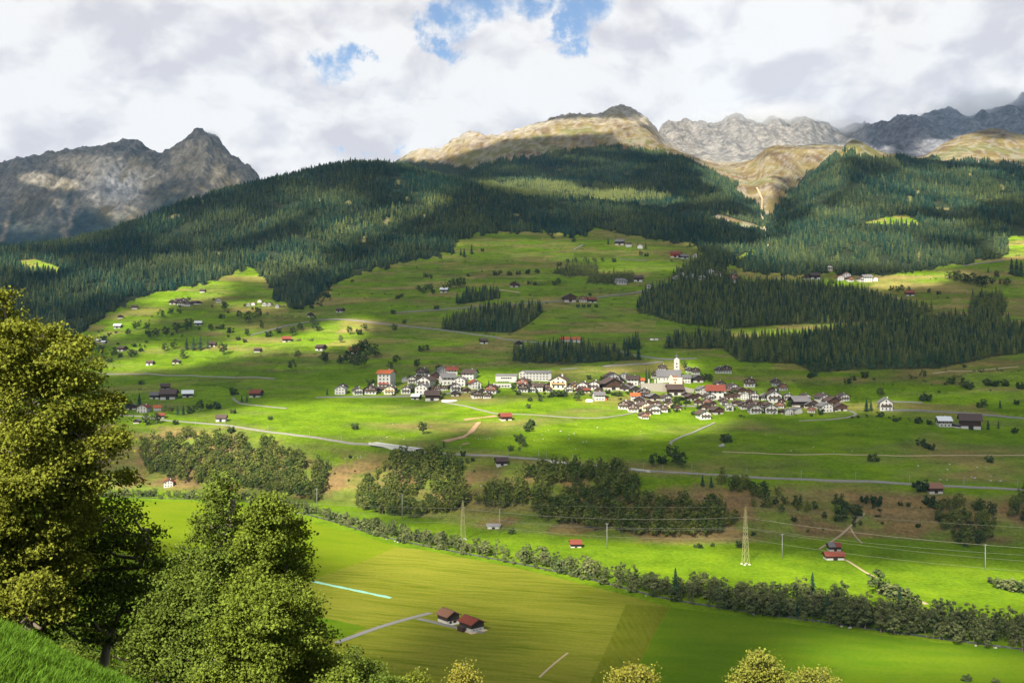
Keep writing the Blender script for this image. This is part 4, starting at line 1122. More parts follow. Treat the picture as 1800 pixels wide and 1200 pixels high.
HAMLETS = [
 ('in the upper left hamlet', [(303, 535, 12, 'TG'), (312, 531, 10, 'TS'), (318, 537, 13, 'C'), (330, 538, 12, 'C'), (341, 535, 10, 'TS'), (349, 535, 9, 'TG'), (322, 530, 9, 'CG')]),
 ('in the upper left forest row', [(383, 532, 10, 'W'), (435, 538, 8, 'W'), (445, 537, 8, 'WR'), (456, 532, 8, 'WR'), (465, 538, 9, 'W'), (474, 538, 8, 'W'), (487, 541, 8, 'W')]),
 ('in the hamlet above upper grove', [(1188, 491, 10, 'W'), (1199, 487, 11, 'WG'), (1208, 491, 9, 'W'), (1218, 489, 11, 'WG'), (1235, 493, 13, 'W'), (1250, 484, 14, 'WG'), (1262, 486, 12, 'WS'), (1290, 497, 20, 'CR')]),
 ('in the right forest hamlet', [(1418, 491, 12, 'T'), (1434, 491, 17, 'TS'), (1457, 476, 13, 'W'), (1478, 493, 12, 'WR'), (1489, 490, 15, 'WR'), (1495, 495, 12, 'CR'), (1514, 495, 11, 'W'), (1526, 495, 16, 'WGS'), (1540, 494, 9, 'WG')]),
]
def hamlets():
    for phrase, lst in HAMLETS:
        lst = sorted(lst); byw = {}
        for h in lst: byw.setdefault(h[3], []).append(h)
        for h in lst:
            same = byw[h[3]]; words = STYLES[h[3]][2]; i = same.index(h)
            lab = f"{words}, {phrase}" if len(same) == 1 else f"{words}, {ordinal(i, len(same))} such {phrase}"
            house(h[3], h[0], h[1], h[2], lab, 'small houses of the hamlets')
    house('TO', 1602, 520, 15, 'reddish barn alone on the right slope below the sunlit meadow', None)
hamlets()

# the two barns in the foreground field
def field_barn(px, py, rot, w, l, label, base, upper, roof, lower_h, h2, rise, annex):
    e = bpy.data.objects.new('field_barn', None); COL.objects.link(e)
    x, y = floor_xy(px, py)
    e.location = (x, y, 0.02); e.rotation_euler = (0, 0, math.radians(rot))
    tag(e, label, 'barn', None)
    hw, hl = w/2, l/2
    # gable towards local -y
    b = MB()
    b.box(-hw, hw, -hl, hl, -0.5, lower_h, 0)
    link('base_wall', b.mesh('base_wall', [base]), e)
    u = MB(); s = 1.03
    u.prism([(-hw*s, lower_h), (hw*s, lower_h), (hw*s, h2), (0, h2+rise), (-hw*s, h2)], -hl*s, hl*s)
    # weatherboards: thin battens proud of the wall
    for i in range(14):
        t = -hw+(i+.5)*w/14
        zt = h2+rise*(1-abs(t)/hw)-0.25
        u.box(t-.06, t+.06, -hl*s-.05, -hl*s+.02, lower_h+.02, zt)
    for i in range(16):
        t = -hl+(i+.5)*l/16
        u.box(hw*s-.02, hw*s+.05, t-.06, t+.06, lower_h+.02, h2-.1)
    link('timber_storey', u.mesh('timber_storey', [upper]), e)
    r = MB(); ov = 1.0; sl = rise/hw
    for sg in (1, -1):
        pr = [(0, h2+rise+.08), (sg*(hw+ov), h2-sl*ov+.08), (sg*(hw+ov), h2-sl*ov+.34), (0, h2+rise+.34)]
        if sg < 0: pr = pr[::-1]
        r.prism(pr, -hl-ov, hl+ov)
    for i in range(20):
        t = -hl-ov+0.2+i*(l+2*ov-.4)/19
        for sg in (1, -1):
            pr = [(sg*.1, h2+rise+.33), (sg*(hw+ov), h2-sl*ov+.33), (sg*(hw+ov), h2-sl*ov+.39), (sg*.1, h2+rise+.39)]
            if sg < 0: pr = pr[::-1]
            r.prism(pr, t-.07, t+.07)
    ro = link('roof', r.mesh('roof', [roof]), e)
    rc = MB(); rc.box(-.16, .16, -hl-ov, hl+ov, h2+rise+.30, h2+rise+.46)
    link('ridge_cap', rc.mesh('ridge_cap', [M['roof_brown']]), ro)
    bb = MB()
    for sg in (1, -1):
        pr = [(0, h2+rise-.12), (sg*(hw+ov), h2-sl*ov-.12), (sg*(hw+ov), h2-sl*ov+.07), (0, h2+rise+.07)]
        if sg < 0: pr = pr[::-1]
        bb.prism(pr, -hl-ov-.06, -hl-ov+.05)
    link('bargeboard', bb.mesh('bargeboard', [M['timber_red']]), ro)
    if annex == 'open':      # left barn: open stalls under the hay floor
        for dx in (-hw*.55, hw*.35):
            q = MB(); q.box(dx-1.1, dx+1.1, -hl-.04, -hl+.1, .05, lower_h-.2)
            link('stall_opening', q.mesh('stall_opening', [M['dark_gap']]), e)
        q = MB(); q.box(-hw*.95, -hw*.7, -hl-.3, -hl-.05, 0, 1.6); q.box(hw*.55, hw*.95, -hl-1.2, -hl-.2, 0, .9)
        link('trough', q.mesh('trough', [M['concrete']]), e)
        pl = MB(); pl.box(-hw-.4, hw+.4, -hl-2.4, -hl-.05, -.3, .12)
        link('forecourt', pl.mesh('forecourt', [M['concrete']]), e)
    else:
        wm = MB(); wm.box(-.5, .5, -.06, .1, -.4, .4, 0); wm.box(-.4, .4, -.1, .05, -.3, .3, 1)
        me = wm.mesh('window', [M['frame'], M['glass']])
        for dx in (-hw*.6, -hw*.1, hw*.4): link('window', me, e, (dx, -hl-.02, lower_h*.58))
        ws = MB(); ws.box(-.1, .06, -.5, .5, -.4, .4, 0); ws.box(-.05, .1, -.4, .4, -.3, .3, 1)
        me = ws.mesh('window', [M['frame'], M['glass']])
        for dy in (-hl*.55, 0.2): link('window', me, e, (hw+.02, dy, lower_h*.58))
        q = MB(); q.prism([(hw*.15, h2+.2), (hw+1.6, h2-1.25), (hw+1.6, h2-1.1), (hw*.15, h2+.35)], hl+.2, hl+3.0)
        link('lean_to_roof', q.mesh('lean_to_roof', [M['tin']]), e)
        q = MB(); q.box(-hw*.2, hw*.98, hl+.02, hl+2.8, -.3, h2-1.5)
        link('lean_to', q.mesh('lean_to', [upper]), e)
        pl = MB(); pl.box(-hw-1.2, hw+1.3, -hl-1.6, hl+1, -.3, .22)
        link('foundation_slab', pl.mesh('foundation_slab', [solid('sandy_concrete', (0.52, 0.40, 0.28), .2)]), e)
        q = MB(); q.box(-hw-2.6, -hw-.9, -hl*.2, hl*.7, -.2, 2.2); q.box(-hw-2.8, -hw-.7, -hl*.3, hl*.8, 2.21, 2.36, 1)
        link('side_shed', q.mesh('side_shed', [T, RB]), e)
    return e
field_barn(788, 1092, 40, 7.2, 8.2, 'dark timber barn with dull brown roof, left of two in the hay field', M['stone'], TB, RS, 1.5, 4.1, 1.9, 'open')
field_barn(829, 1106, 40, 7.6, 9.4, 'dark timber barn with red roof and white base in the hay field', M['plaster'], TB, M['roof_red'], 1.9, 4.3, 1.8, 'lean')

# barns on the floor beyond the river
house('TR', 1012, 962, 20, 'small dark barn with bright red roof alone on the green valley floor', None, rot=4)
house('TS', 1468, 968, 22, 'dark barn with half grey half red roof, behind its red roofed neighbour', None, rot=3, extra=dict(roof=RG, roof_half=M['roof_red']), ls=.7)
house('TS', 1468, 984, 34, 'long barn with orange red roof and white piers by the dirt track', None, rot=3, hs=.62, ls=.55, extra=dict(roof=M['roof_red'], over=1.3, h1=1.8))
house('TGS', 868, 929, 23, 'low grey shed under the wooded bank on the valley floor', None, rot=-5, hs=.55, ls=.6, extra=dict(roof=M['roof_slate'], upper=GP))
house('WR', 294, 856, 17, 'small white hut with red roof below the left wood', None, rot=15)

# ---- church, terrace, school
def church():
    e = bpy.data.objects.new('church', None); COL.objects.link(e)
    p = at(1190, 674)
    y0 = p.y+3
    e.location = (p.x, y0, p.z+2.2)
    e.rotation_euler = (0, 0, math.radians(-6))
    tag(e, 'white village church with grey roof and slim bell tower', 'church')
    k = y0/F
    def X_(px): return (px-1190)*k
    def Zz(py): return (674-py)*k-2.2+0.4
    nl, nr_ = X_(1156), X_(1197)
    zt, zb = Zz(662.5), -4.0
    rz = Zz(651.5)
    n = MB(); n.box(nl, nr_, 0, 13, zb, zt); n.prism([(0, zt), (13, zt), (6.5, rz-.3)], nl, nr_, 0, 'x')
    link('nave_wall', n.mesh('nave_wall', [PL]), e)
    r = MB()
    for sg in (1, -1):
        a = 6.5; pr = [(a, rz), (a+sg*7.6, zt-.7), (a+sg*7.6, zt-.35), (a, rz+.4)]
        if sg < 0: pr = pr[::-1]
        r.prism(pr, nl-1, nr_+.8, 0, 'x')
    link('nave_roof', r.mesh('nave_roof', [M['roof_grey']]), e)
    # lower chapel with its own gable, standing forward
    cl, cr = X_(1177), X_(1199.5)
    c = MB(); c.box(cl, cr, -5.5, -.05, zb, Zz(664)); c.prism([(cl, Zz(664)), (X_(1183), Zz(664)), (X_(1180), Zz(659.5))], -5.6, -.05)
    link('chapel_wall', c.mesh('chapel_wall', [CR]), e)
    q = MB(); pr = [(-6.4, Zz(667.5)), (1.0, Zz(660.5)), (1.0, Zz(660)), (-6.4, Zz(667))]
    q.prism(pr[::-1], X_(1183.2), X_(1191), 0, 'x')
    link('chapel_roof', q.mesh('chapel_roof', [M['roof_rust']]), e)
    wm = MB(); wm.box(-.5, .5, -.08, .1, -1.1, 1.1)
    me = wm.mesh('window', [M['glass']])
    for px in (1160, 1168.5, 1174): link('window', me, e, (X_(px), -.02, Zz(667)))
    link('window', me, e, (X_(1180), -5.6, Zz(666)), scale=(.8, 1, .8))
    d = MB(); d.box(-.8, .8, -.08, .1, -1.3, 1.3)
    link('door', d.mesh('door', [T]), e, (X_(1187), -5.52, Zz(672.5)))
    # tower
    tx, tw = X_(1191.2), 3.2
    ty0 = 10.0
    ztop = Zz(632.5)
    t = MB(); t.box(tx-tw, tx+tw, ty0, ty0+2*tw, zb, ztop); t.box(tx-tw-.2, tx+tw+.2, ty0-.2, ty0+2*tw+.2, Zz(651), Zz(650.4)); 
    # gables under the spire
    t.prism([(tx-tw, ztop), (tx+tw, ztop), (tx, ztop+2.6)], ty0-.01, ty0+.4)
    tower = link('tower', t.mesh('tower', [PL]), e)
    o_ = MB(); o_.box(-.75, .75, -.1, .15, -1.0, 1.0)
    me = o_.mesh('belfry_opening', [M['dark_gap']])
    for py in (640.2, 645.7): link('belfry_opening', me, tower, (tx, ty0-.05, Zz(py)))
    o2 = MB(); o2.box(-.35, .35, -.1, .15, -.3, .3)
    link('belfry_opening', o2.mesh('belfry_opening', [M['dark_gap']]), tower, (tx, ty0-.05, Zz(634.8)))
    # eight-sided dome and lantern
    prof = [(3.5, 0), (3.3, .8), (2.5, 1.9), (2.2, 2.9), (2.5, 3.9), (2.7, 4.8), (2.3, 5.8), (1.2, 6.7), (.5, 7.2), (.3, 8.4), (.12, 9.2)]
    s = MB(); vs = []
    for rr, zz in prof:
        for i in range(8):
            a = math.pi/8+i*math.pi/4
            vs.append((tx+rr*math.cos(a), ty0+tw+rr*math.sin(a), ztop-.2+zz*.78))
    fs = [[j*8+i, j*8+(i+1) % 8, (j+1)*8+(i+1) % 8, (j+1)*8+i] for j in range(len(prof)-1) for i in range(8)]
    s.add(vs, fs)
    sp = link('spire', s.mesh('spire', [solid('dark_spire_shingles', (0.075, 0.07, 0.085), .2, rough=.5)]), tower)
    cr_ = MB(); zc = ztop+9.2*.78-.3; cr_.box(tx-.07, tx+.07, ty0+tw-.07, ty0+tw+.07, zc, zc+1.5); cr_.box(tx-.45, tx+.45, ty0+tw-.06, ty0+tw+.06, zc+.85, zc+1.0)
    link('cross', cr_.mesh('cross', [M['steel']]), sp)
    g2 = MB()
    for px in (1141.5, 1152.5): g2.box(X_(px)-.9, X_(px)+.9, -2, 0, -3, Zz(667))
    link('gate_pier', g2.mesh('gate_pier', [PL]), e)
church()
def terrace_wall():
    # retaining wall under the churchyard, a bent front
    pts = [(1127, 686), (1165, 688.5), (1189, 687), (1220, 690)]
    tops = [674, 674, 675.5, 684]
    V, Q = [], []
    mb = MB()
    P = [at(*p) for p in pts]
    for i in range(len(P)-1):
        a, b = P[i], P[i+1]
        def topz(j): return a.z*0+P[j].z+(pts[j][1]-tops[j])*P[j].y/F
        za, zb = topz(i), topz(i+1)
        mb.add([(a.x, a.y, a.z-3), (b.x, b.y, b.z-3), (b.x, b.y, zb), (a.x, a.y, za), (a.x, a.y+14, za), (b.x, b.y+14, zb), (b.x, b.y+14, b.z-3), (a.x, a.y+14, a.z-3)],
               [(0, 1, 2, 3), (3, 2, 5, 4), (4, 5, 6, 7)]+([(0, 3, 4, 7)] if i == 0 else [])+([(1, 6, 5, 2)] if i == len(P)-2 else []))
    o = link('terrace_wall', mb.mesh('terrace_wall', [solid('terrace_masonry', (0.27, 0.245, 0.205), .2, .25)]))
    tag(o, 'tall pale retaining wall under the white church', 'wall')
terrace_wall()
def school():
    def block(px0, px1, pyb, pyt, depth, lab, nm, kind):
        e = bpy.data.objects.new(nm, None); COL.objects.link(e)
        p = at((px0+px1)/2, pyb); k = p.y/F
        w = (px1-px0)*k; h = (pyb-pyt)*k
        e.location = (p.x, p.y, p.z); e.rotation_euler = (0, 0, math.radians(-5))
        tag(e, lab, 'school', 'white school buildings')
        b = MB(); b.box(-w/2, w/2, 0, depth, -5, h)
        link('wall', b.mesh('wall', [PL]), e)
        r = MB()
        if kind == 'flat':
            r.prism([(-.9, h+.02), (depth+.9, h+1.6), (depth+.9, h+1.9), (-.9, h+.4)], -w/2-.7, w/2+.7, 0, 'x')
        else:
            r.prism([(-.9, h-.1), (depth/2, h+2.4), (depth/2, h+2.8), (-.9, h+.25)], -w/2+7, w/2+.5, 0, 'x')
            r.prism([(depth+.9, h-.1), (depth+.9, h+.25), (depth/2, h+2.8), (depth/2, h+2.4)], -w/2+7, w/2+.5, 0, 'x')
        link('roof', r.mesh('roof', [M['roof_slate']]), e)
        wm = MB(); wm.box(-1.35, 1.35, -.1, .1, -.8, .8, 0); wm.box(-1.2, 1.2, -.15, .05, -.65, .65, 1)
        me = wm.mesh('window', [M['frame'], M['glass']])
        if kind == 'flat':
            n = int(w*.52/2.6)
            for i in range(n): link('window', me, e, (-w*.2+i*2.75, 0, h*.62), scale=(1, 1, 1.5))
            for i in range(n): link('window', me, e, (-w*.33+i*2.75, 0, 0.4), scale=(1, 1, .7))
        else:
            for row in (h*.82, h*.52, h*.2):
                n = int(w/4.2)
                for i in range(n): link('window', me, e, (-w/2+2.6+i*4.1, 0, row))
            g = MB(); g.prism([(-w/2, h-.01), (-w/2+9, h-.01), (-w/2+4.5, h+2.6)], .02, depth)
            go = link('gable_end', g.mesh('gable_end', [PL]), e)
            gr = MB()
            gr.prism([(-w/2-.5, h-.2), (-w/2+4.5, h+2.75), (-w/2+4.5, h+3.1), (-w/2-.5, h+.15)][::-1], -.6, depth+.5); gr.prism([(-w/2+9.5, h-.2), (-w/2+9.5, h+.15), (-w/2+4.5, h+3.1), (-w/2+4.5, h+2.75)][::-1], -.6, depth+.5)
            link('gable_roof', gr.mesh('gable_roof', [M['roof_slate']]), go)
    block(871, 908, 671, 660, 14, 'low white school wing with a dark strip of windows', 'school_building', 'flat')
    block(912, 969, 669, 655, 13, 'three storey white school block with rows of windows', 'school_building', 'gabled')
    mb = MB()
    p = at(880, 681); k = p.y/F
    mb.box(-16*k*1.0, 20*k, 0, 9, -3, 4.2); mb.box(-17*k, 21*k, -.6, 9, 4.21, 4.6)
    for i in range(6): mb.box(-14*k+i*5.2*k, -14*k+i*5.2*k+2.6, -.08, .1, .8, 2.6, 1)
    o = link('garage_terrace', mb.mesh('garage_terrace', [M['concrete'], M['dark_gap']]), None, (p.x, p.y, p.z))
    tag(o, 'long grey concrete garage terrace below the white school', 'garage')
school()
def misc_buildings():
    p = at(1003, 601); k = p.y/F
    e = bpy.data.objects.new('sports_hall', None); COL.objects.link(e); e.location = p
    tag(e, 'long low hall with bright orange roof behind the grove', 'hall')
    w = 33*k
    b = MB(); b.box(-w/2, w/2+4, 0, 14, -4, 3.4); link('wall', b.mesh('wall', [PL]), e)
    r = MB(); r.prism([(-1, 3.3), (7, 7.4), (15, 3.3), (15, 3.7), (7, 7.9), (-1, 3.7)], -w/2-1, w/2+1, 0, 'x'); link('roof', r.mesh('roof', [RO]), e)
    for i, px in enumerate((1146, 1154)):
        p = at(px, 598.5)
        mb = MB(); mb.box(-2.6, 2.6, 0, 2.4, .5, 2.9); mb.box(-2.7, 2.7, -.1, 2.5, 2.91, 3.05); mb.box(-2.2, -1.7, .3, 2.1, -.5, .5, 1); mb.box(1.7, 2.2, .3, 2.1, -.5, .5, 1)
        o = link('site_container', mb.mesh('site_container', [[M['white_plastic'], M['tin']][i], M['dark_gap']]), None, p)
        tag(o, ['white container, left of the pair in the meadow above the church', 'grey container, right of the pair in the meadow above the church'][i], 'container', 'containers in the meadow')
    # white wrapped silage tunnel beside the brown village barn
    p = at(790, 706)
    mb = MB(); pr = [(-2.2+4.4*i/8, 2.2*math.sin(math.pi*i/8)) for i in range(9)]
    mb.prism(pr[::-1], -9, 9, 0, 'x')
    o = link('silage_tunnel', mb.mesh('silage_tunnel', [M['white_plastic']], True), None, p, rotz=.35)
    tag(o, 'white plastic silage tunnel right of the big brown barn', 'silage')
    p = at(1036, 705)
    mb = MB()
    for i in range(6):
        a = i*1.1
        mb.tube([(3.6*math.cos(a)*.7, 2*math.sin(a), -.6), (3.6*math.cos(a)*.7, 2*math.sin(a), 2.2)], [2.5, 1.2], 7)
    o = link('gravel_heap', mb.mesh('gravel_heap', [solid('pale_gravel', (.72, .69, .62), .15)]), None, p)
    tag(o, 'pale gravel heap at the building site below the school row', 'heap')
    p = at(1064, 703)
    mb = MB(); mb.add([(-1.6, -1.6, 0), (1.6, -1.6, 0), (1.6, 1.6, 0), (-1.6, 1.6, 0), (0, 0, 6.0)], [(0, 1, 4), (1, 2, 4), (2, 3, 4), (3, 0, 4)])
    for sx in (-1.5, 1.5):
        for sy in (-1.5, 1.5): mb.box(sx-.08, sx+.08, sy-.08, sy+.08, -.8, .02, 1)
    o = link('pointed_tent', mb.mesh('pointed_tent', [solid('orange_canvas', (.62, .12, .05), .1), M['pole']]), None, p)
    tag(o, 'small orange red pointed tent beside the building site', 'tent')
    # pale strip lying in the hay field
    a, b_ = Vector(floor_xy(550, 1022)), Vector(floor_xy(688, 1051))
    d = (b_-a); nrm = Vector((-d.y, d.x)).normalized()
    mb = MB(); n = 26
    for i in range(n):
        p0 = a+d*i/n; p1 = a+d*(i+.97)/n; off = nrm*(0.15*math.sin(i*1.7))
        wd = nrm*(1.0+.25*math.sin(i*.9))
        q = [p0-wd+off, p1-wd+off, p1+wd+off, p0+wd+off]
        mb.add([(v.x, v.y, .08) for v in q]+[(v.x, v.y, .42) for v in q], [(0, 3, 2, 1), (4, 5, 6, 7), (0, 1, 5, 4), (1, 2, 6, 5), (2, 3, 7, 6), (3, 0, 4, 7)])
    o = link('plastic_strip', mb.mesh('plastic_strip', [M['turquoise']]))
    tag(o, 'long pale turquoise plastic strip lying across the hay field', 'plastic sheet')
misc_buildings()
def arch_bridge():
    a, b = at(652, 778), at(734, 789)
    mid = (a+b)/2; d = (b-a); Ln = math.hypot(d.x, d.y)
    e = bpy.data.objects.new('arched_bridge', None); COL.objects.link(e)
    e.location = (mid.x, mid.y-10.0, mid.z); e.rotation_euler = (0, 0, math.atan2(d.y, d.x))
    tag(e, 'white concrete railway bridge with three small arches', 'bridge')
    hz = 4.6
    m = MB(); z0 = -d.z/2; z1 = d.z/2
    # deck and side wall cut by three arches
    top = lambda x: (z0+(z1-z0)*(x/Ln+.5))+1.0
    archs = [-3.6+Ln*.14, 1.6+Ln*.14, 6.8+Ln*.14]; r = 1.75
    bot = lambda x: top(x)-1.6-3.6*max(0, 1-abs((x-Ln*.14-1.6)/(Ln*.36)))
    xs = [-Ln/2+Ln*i/60 for i in range(61)]
    for i in range(60):
        x0, x1 = xs[i], xs[i+1]
        def cut(x):
            for c in archs:
                if abs(x-c) < r: return top(x)-1.35-(r-math.sqrt(max(0, r*r-(x-c)**2)))
            return bot(x)
        xm = (x0+x1)/2
        lo = cut(xm)
        m.add([(x0, -1, lo), (x1, -1, lo), (x1, -1, top(x1)), (x0, -1, top(x0)), (x0, 9.5, lo), (x1, 9.5, lo), (x1, 9.5, top(x1)), (x0, 9.5, top(x0))],
              [(0, 1, 2, 3), (3, 2, 6, 7), (0, 4, 5, 1), (7, 6, 5, 4)])
    link('arcade_wall', m.mesh('arcade_wall', [M['concrete']]), e)
    pr = MB()
    for i in range(60): pr.add([(xs[i], -1.12, top(xs[i])-.25), (xs[i+1], -1.12, top(xs[i+1])-.25), (xs[i+1], -1.12, top(xs[i+1])+.75), (xs[i], -1.12, top(xs[i])+.75), (xs[i], -.85, top(xs[i])+.75), (xs[i+1], -.85, top(xs[i+1])+.75)], [(0, 1, 2, 3), (3, 2, 5, 4)])
    link('parapet', pr.mesh('parapet', [M['plaster']]), e)
    bk = MB()
    for c in archs: bk.box(c-r, c+r, 2.2, 2.45, top(c)-5, top(c)-1.2)
    link('arch_recess', bk.mesh('arch_recess', [M['dark_gap']]), e)
arch_bridge()
def retaining(px0, py0, px1, py1, h, lab):
    a, b = at(px0, py0), at(px1, py1)
    mb = MB(); n = Vector((a.y-b.y, b.x-a.x)).normalized()
    if n.y > 0: n = -n
    pts = [(a.x+n.x*2.6, a.y+n.y*2.6), (b.x+n.x*2.6, b.y+n.y*2.6), (b.x+n.x*2.1, b.y+n.y*2.1), (a.x+n.x*2.1, a.y+n.y*2.1)]
    za, zb = a.z, b.z
    zz = [za, zb, zb, za]
    mb.add([(p[0], p[1], z-h) for p, z in zip(pts, zz)]+[(p[0], p[1], z+.8) for p, z in zip(pts, zz)], [(0, 3, 2, 1), (4, 5, 6, 7), (0, 1, 5, 4), (1, 2, 6, 5), (2, 3, 7, 6), (3, 0, 4, 7)])
    mb.add([(pts[0][0], pts[0][1]-.15, za+.8), (pts[1][0], pts[1][1]-.15, zb+.8), (pts[2][0], pts[2][1]+.15, zb+.8), (pts[3][0], pts[3][1]+.15, za+.8),
            (pts[0][0], pts[0][1]-.15, za+1.05), (pts[1][0], pts[1][1]-.15, zb+1.05), (pts[2][0], pts[2][1]+.15, zb+1.05), (pts[3][0], pts[3][1]+.15, za+1.05)], [(0, 3, 2, 1), (4, 5, 6, 7), (0, 1, 5, 4), (1, 2, 6, 5), (2, 3, 7, 6), (3, 0, 4, 7)])
    o = link('retaining_wall', mb.mesh('retaining_wall', [M['concrete']]))
    tag(o, lab, 'wall')
retaining(968, 811, 1008, 815, 3.2, 'pale concrete retaining wall below the railway at centre')
retaining(1112, 824, 1145, 828, 3.0, 'pale concrete retaining wall beside the tunnel mouth below the railway')

# ---- pylons, poles, cables
def lattice_pylon(px, pyb, pyt, label, arms):
    x, y = floor_xy(px, pyb)
    h = (pyb-pyt)/F*y
    e = bpy.data.objects.new('lattice_pylon', None); COL.objects.link(e)
    e.location = (x, y, 0); e.rotation_euler = (0, 0, 0.35)
    tag(e, label, 'pylon', 'lattice pylons')
    bw, tw = 1.75, .36
    def w(z): return bw+(tw-bw)*min(1, z/(h*.95))
    legs = []
    for sx in (1, -1):
        for sy in (1, -1):
            m = MB(); m.tube([(sx*w(0), sy*w(0), 0), (sx*w(h*.5), sy*w(h*.5), h*.5), (sx*w(h*.95), sy*w(h*.95), h*.95), (0, 0, h)], [.11, .10, .08, .06], 5)
            lg = link('leg', m.mesh('leg', [M['steel']]), e)
            f = MB(); f.box(sx*w(0)-.5, sx*w(0)+.5, sy*w(0)-.5, sy*w(0)+.5, -.4, .7)
            link('footing', f.mesh('footing', [M['plaster']]), lg)
    m = MB(); z = 0.4; k = 0
    while z < h*.93:
        z2 = min(h*.93, z+max(1.6, 2*w(z)*1.35))
        for (ax, ay, bx, by) in ((1, 1, -1, 1), (-1, 1, -1, -1), (-1, -1, 1, -1), (1, -1, 1, 1)):
            m.tube([(ax*w(z), ay*w(z), z), (bx*w(z2), by*w(z2), z2)], .042, 4, cap=False)
            m.tube([(bx*w(z), by*w(z), z), (ax*w(z2), ay*w(z2), z2)], .042, 4, cap=False)
        z = z2
    link('lattice_bracing', m.mesh('lattice_bracing', [M['steel']]), e)
    for az in arms:
        a = MB(); zz = h*az
        a.tube([(-2.2, 0, zz), (2.2, 0, zz)], .1, 4); a.tube([(-2.2, 0, zz), (0, 0, zz+1)], .06, 4); a.tube([(2.2, 0, zz), (0, 0, zz+1)], .06, 4)
        ao = link('crossarm', a.mesh('crossarm', [M['steel']]), e)
        for sx in (-2.1, 2.1):
            i = MB(); i.tube([(sx, 0, zz-.05), (sx, 0, zz-.4), (sx, 0, zz-.9)], [.1, .16, .1], 6)
            link('insulator', i.mesh('insulator', [M['glass']]), ao)
    return e
PYL = (1310.5, 992)
lattice_pylon(PYL[0], PYL[1], 888, 'tall yellowish lattice pylon on the bright green valley floor', (.80, .62, .45))
lattice_pylon(813.5, 948, 878, 'faint yellowish lattice pylon behind the river trees at centre', (.80, .62, .45))
def pole(px, pyb, pyt, label, cross=True):
    p = at(px, pyb); h = (pyb-pyt)/F*p.y
    m = MB(); m.tube([(0, 0, -.6), (0, 0, h)], [.30, .20], 7)
    e = link('power_pole', m.mesh('power_pole', [M['pole']], True), None, p)
    tag(e, label, 'pole', 'poles of the small power line')
    c = MB(); c.box(-1.0, 1.0, -.09, .09, h-.55, h-.35)
    co = link('crossbar', c.mesh('crossbar', [M['pole']]), e)
    for sx in (-.85, 0, .85):
        i = MB(); i.tube([(sx, 0, h-.34), (sx, 0, h+.05)], [.09, .06], 6); link('insulator', i.mesh('insulator', [M['plaster']]), co)
    return p, h
for a in [(1375, 980, 938, 'grey power pole right of the tall pylon'), (1732, 1003, 956, 'grey power pole near the right edge of the valley floor'), (1067, 962, 919, 'grey power pole right of the small red roofed barn'),
          (878, 936, 893, 'grey power pole beside the low grey shed'), (707, 911, 868, 'grey power pole in front of the middle wood'), (557, 891, 858, 'grey power pole at the right edge of the left wood')]: pole(*a)
MASTS = [(342, 751, 14), (394, 752, 14), (470, 760, 12), (543, 770, 12), (599, 776, 12), (668, 782, 12), (735, 793, 14), (809, 797, 14), (893, 806, 18), (947, 807, 16), (961, 806, 13), (1007, 812, 15), (1055, 818, 12), (1096, 822, 10), (1132, 827, 14), (1166, 831, 15), (1217, 833, 17), (1314, 838, 15), (1410, 843, 17), (1506, 847, 18), (1601, 851, 16), (1697, 854, 17), (1792, 858, 16)]
for i, (px, py, hp) in enumerate(MASTS):
    p = at(px, py); h = hp/F*p.y
    m = MB(); m.tube([(0, 0, -.5), (0, 0, h)], [.20, .13], 6)
    o = link('catenary_mast', m.mesh('catenary_mast', [M['pole']], True), None, (p.x, p.y+2.4, p.z))
    tag(o, f'thin grey railway mast, {ordinal(i, len(MASTS))} along the railway', 'mast', 'masts along the railway')
    c = MB(); c.tube([(0, 0, h-.7), (0, -2.4, h-.4)], .07, 4); c.tube([(0, 0, h-1.7), (0, -2.2, h-.5)], .05, 4)
    link('bracket', c.mesh('bracket', [M['pole']]), o)
def cable(a, b, sag, lab, r=.11, n=28):
    a, b = Vector(a), Vector(b)
    pts = []
    for i in range(n+1):
        t = i/n; p = a+(b-a)*t; p.z -= sag*4*t*(1-t); pts.append(p)
    m = MB(); m.tube(pts, r, 4, cap=False)
    o = link('power_cable', m.mesh('power_cable', [M['cable']]))
    tag(o, lab, 'cable', 'power cables over the valley floor')
def P3(px, py, d): return ((px-900)/F*d, d, H+(600-py)/F*d)
def cables():
    d0 = F*H/(PYL[1]-600)
    d1 = F*H/(948-600)
    def span(py0, sag, words, r, jit=0, pyl=None, pyr=None):
        p = P3(PYL[0]-2+jit, py0, d0)
        hh = p[2]/((PYL[1]-888)/F*d0)
        l = P3(813.5-2+jit, 948-(948-878)*hh if pyl is None else pyl, d1)
        rr = P3(2050, pyr, 470)
        fl = P3(250, pyl-38, 1000)
        cable(p, l, sag, words+', between the two pylons', r*.45)
        cable(p, rr, sag*.9, words+', right of the tall pylon', r*.45)
        cable(l, fl, sag*1.2, words+', left of the faint pylon', r*.45)
    span(890, 2.0, 'topmost thin earth wire', .07, 0, 880, 938)
    span(908.5, 4.0, 'upper bright power cable', .15, 0, 893, 975)
    span(926, 4.0, 'second power cable', .09, -3, 905, 985)
    span(928.5, 4.0, 'third power cable', .09, 3, 908, 1000)
    span(945.5, 4.0, 'lowest power cable', .10, 0, 918, 1018)
cables()

# ------------------------------------------------------------------ trees
def rot_rows(n, g):
    """n random rotation matrices whose z axis leans towards g (n,3)"""
    z = g/(np.linalg.norm(g, axis=1, keepdims=True)+1e-9)
    a = rng.normal(size=(n, 3)); x = np.cross(a, z); x /= np.linalg.norm(x, axis=1, keepdims=True)+1e-9
    y = np.cross(z, x)
    return x, y, z

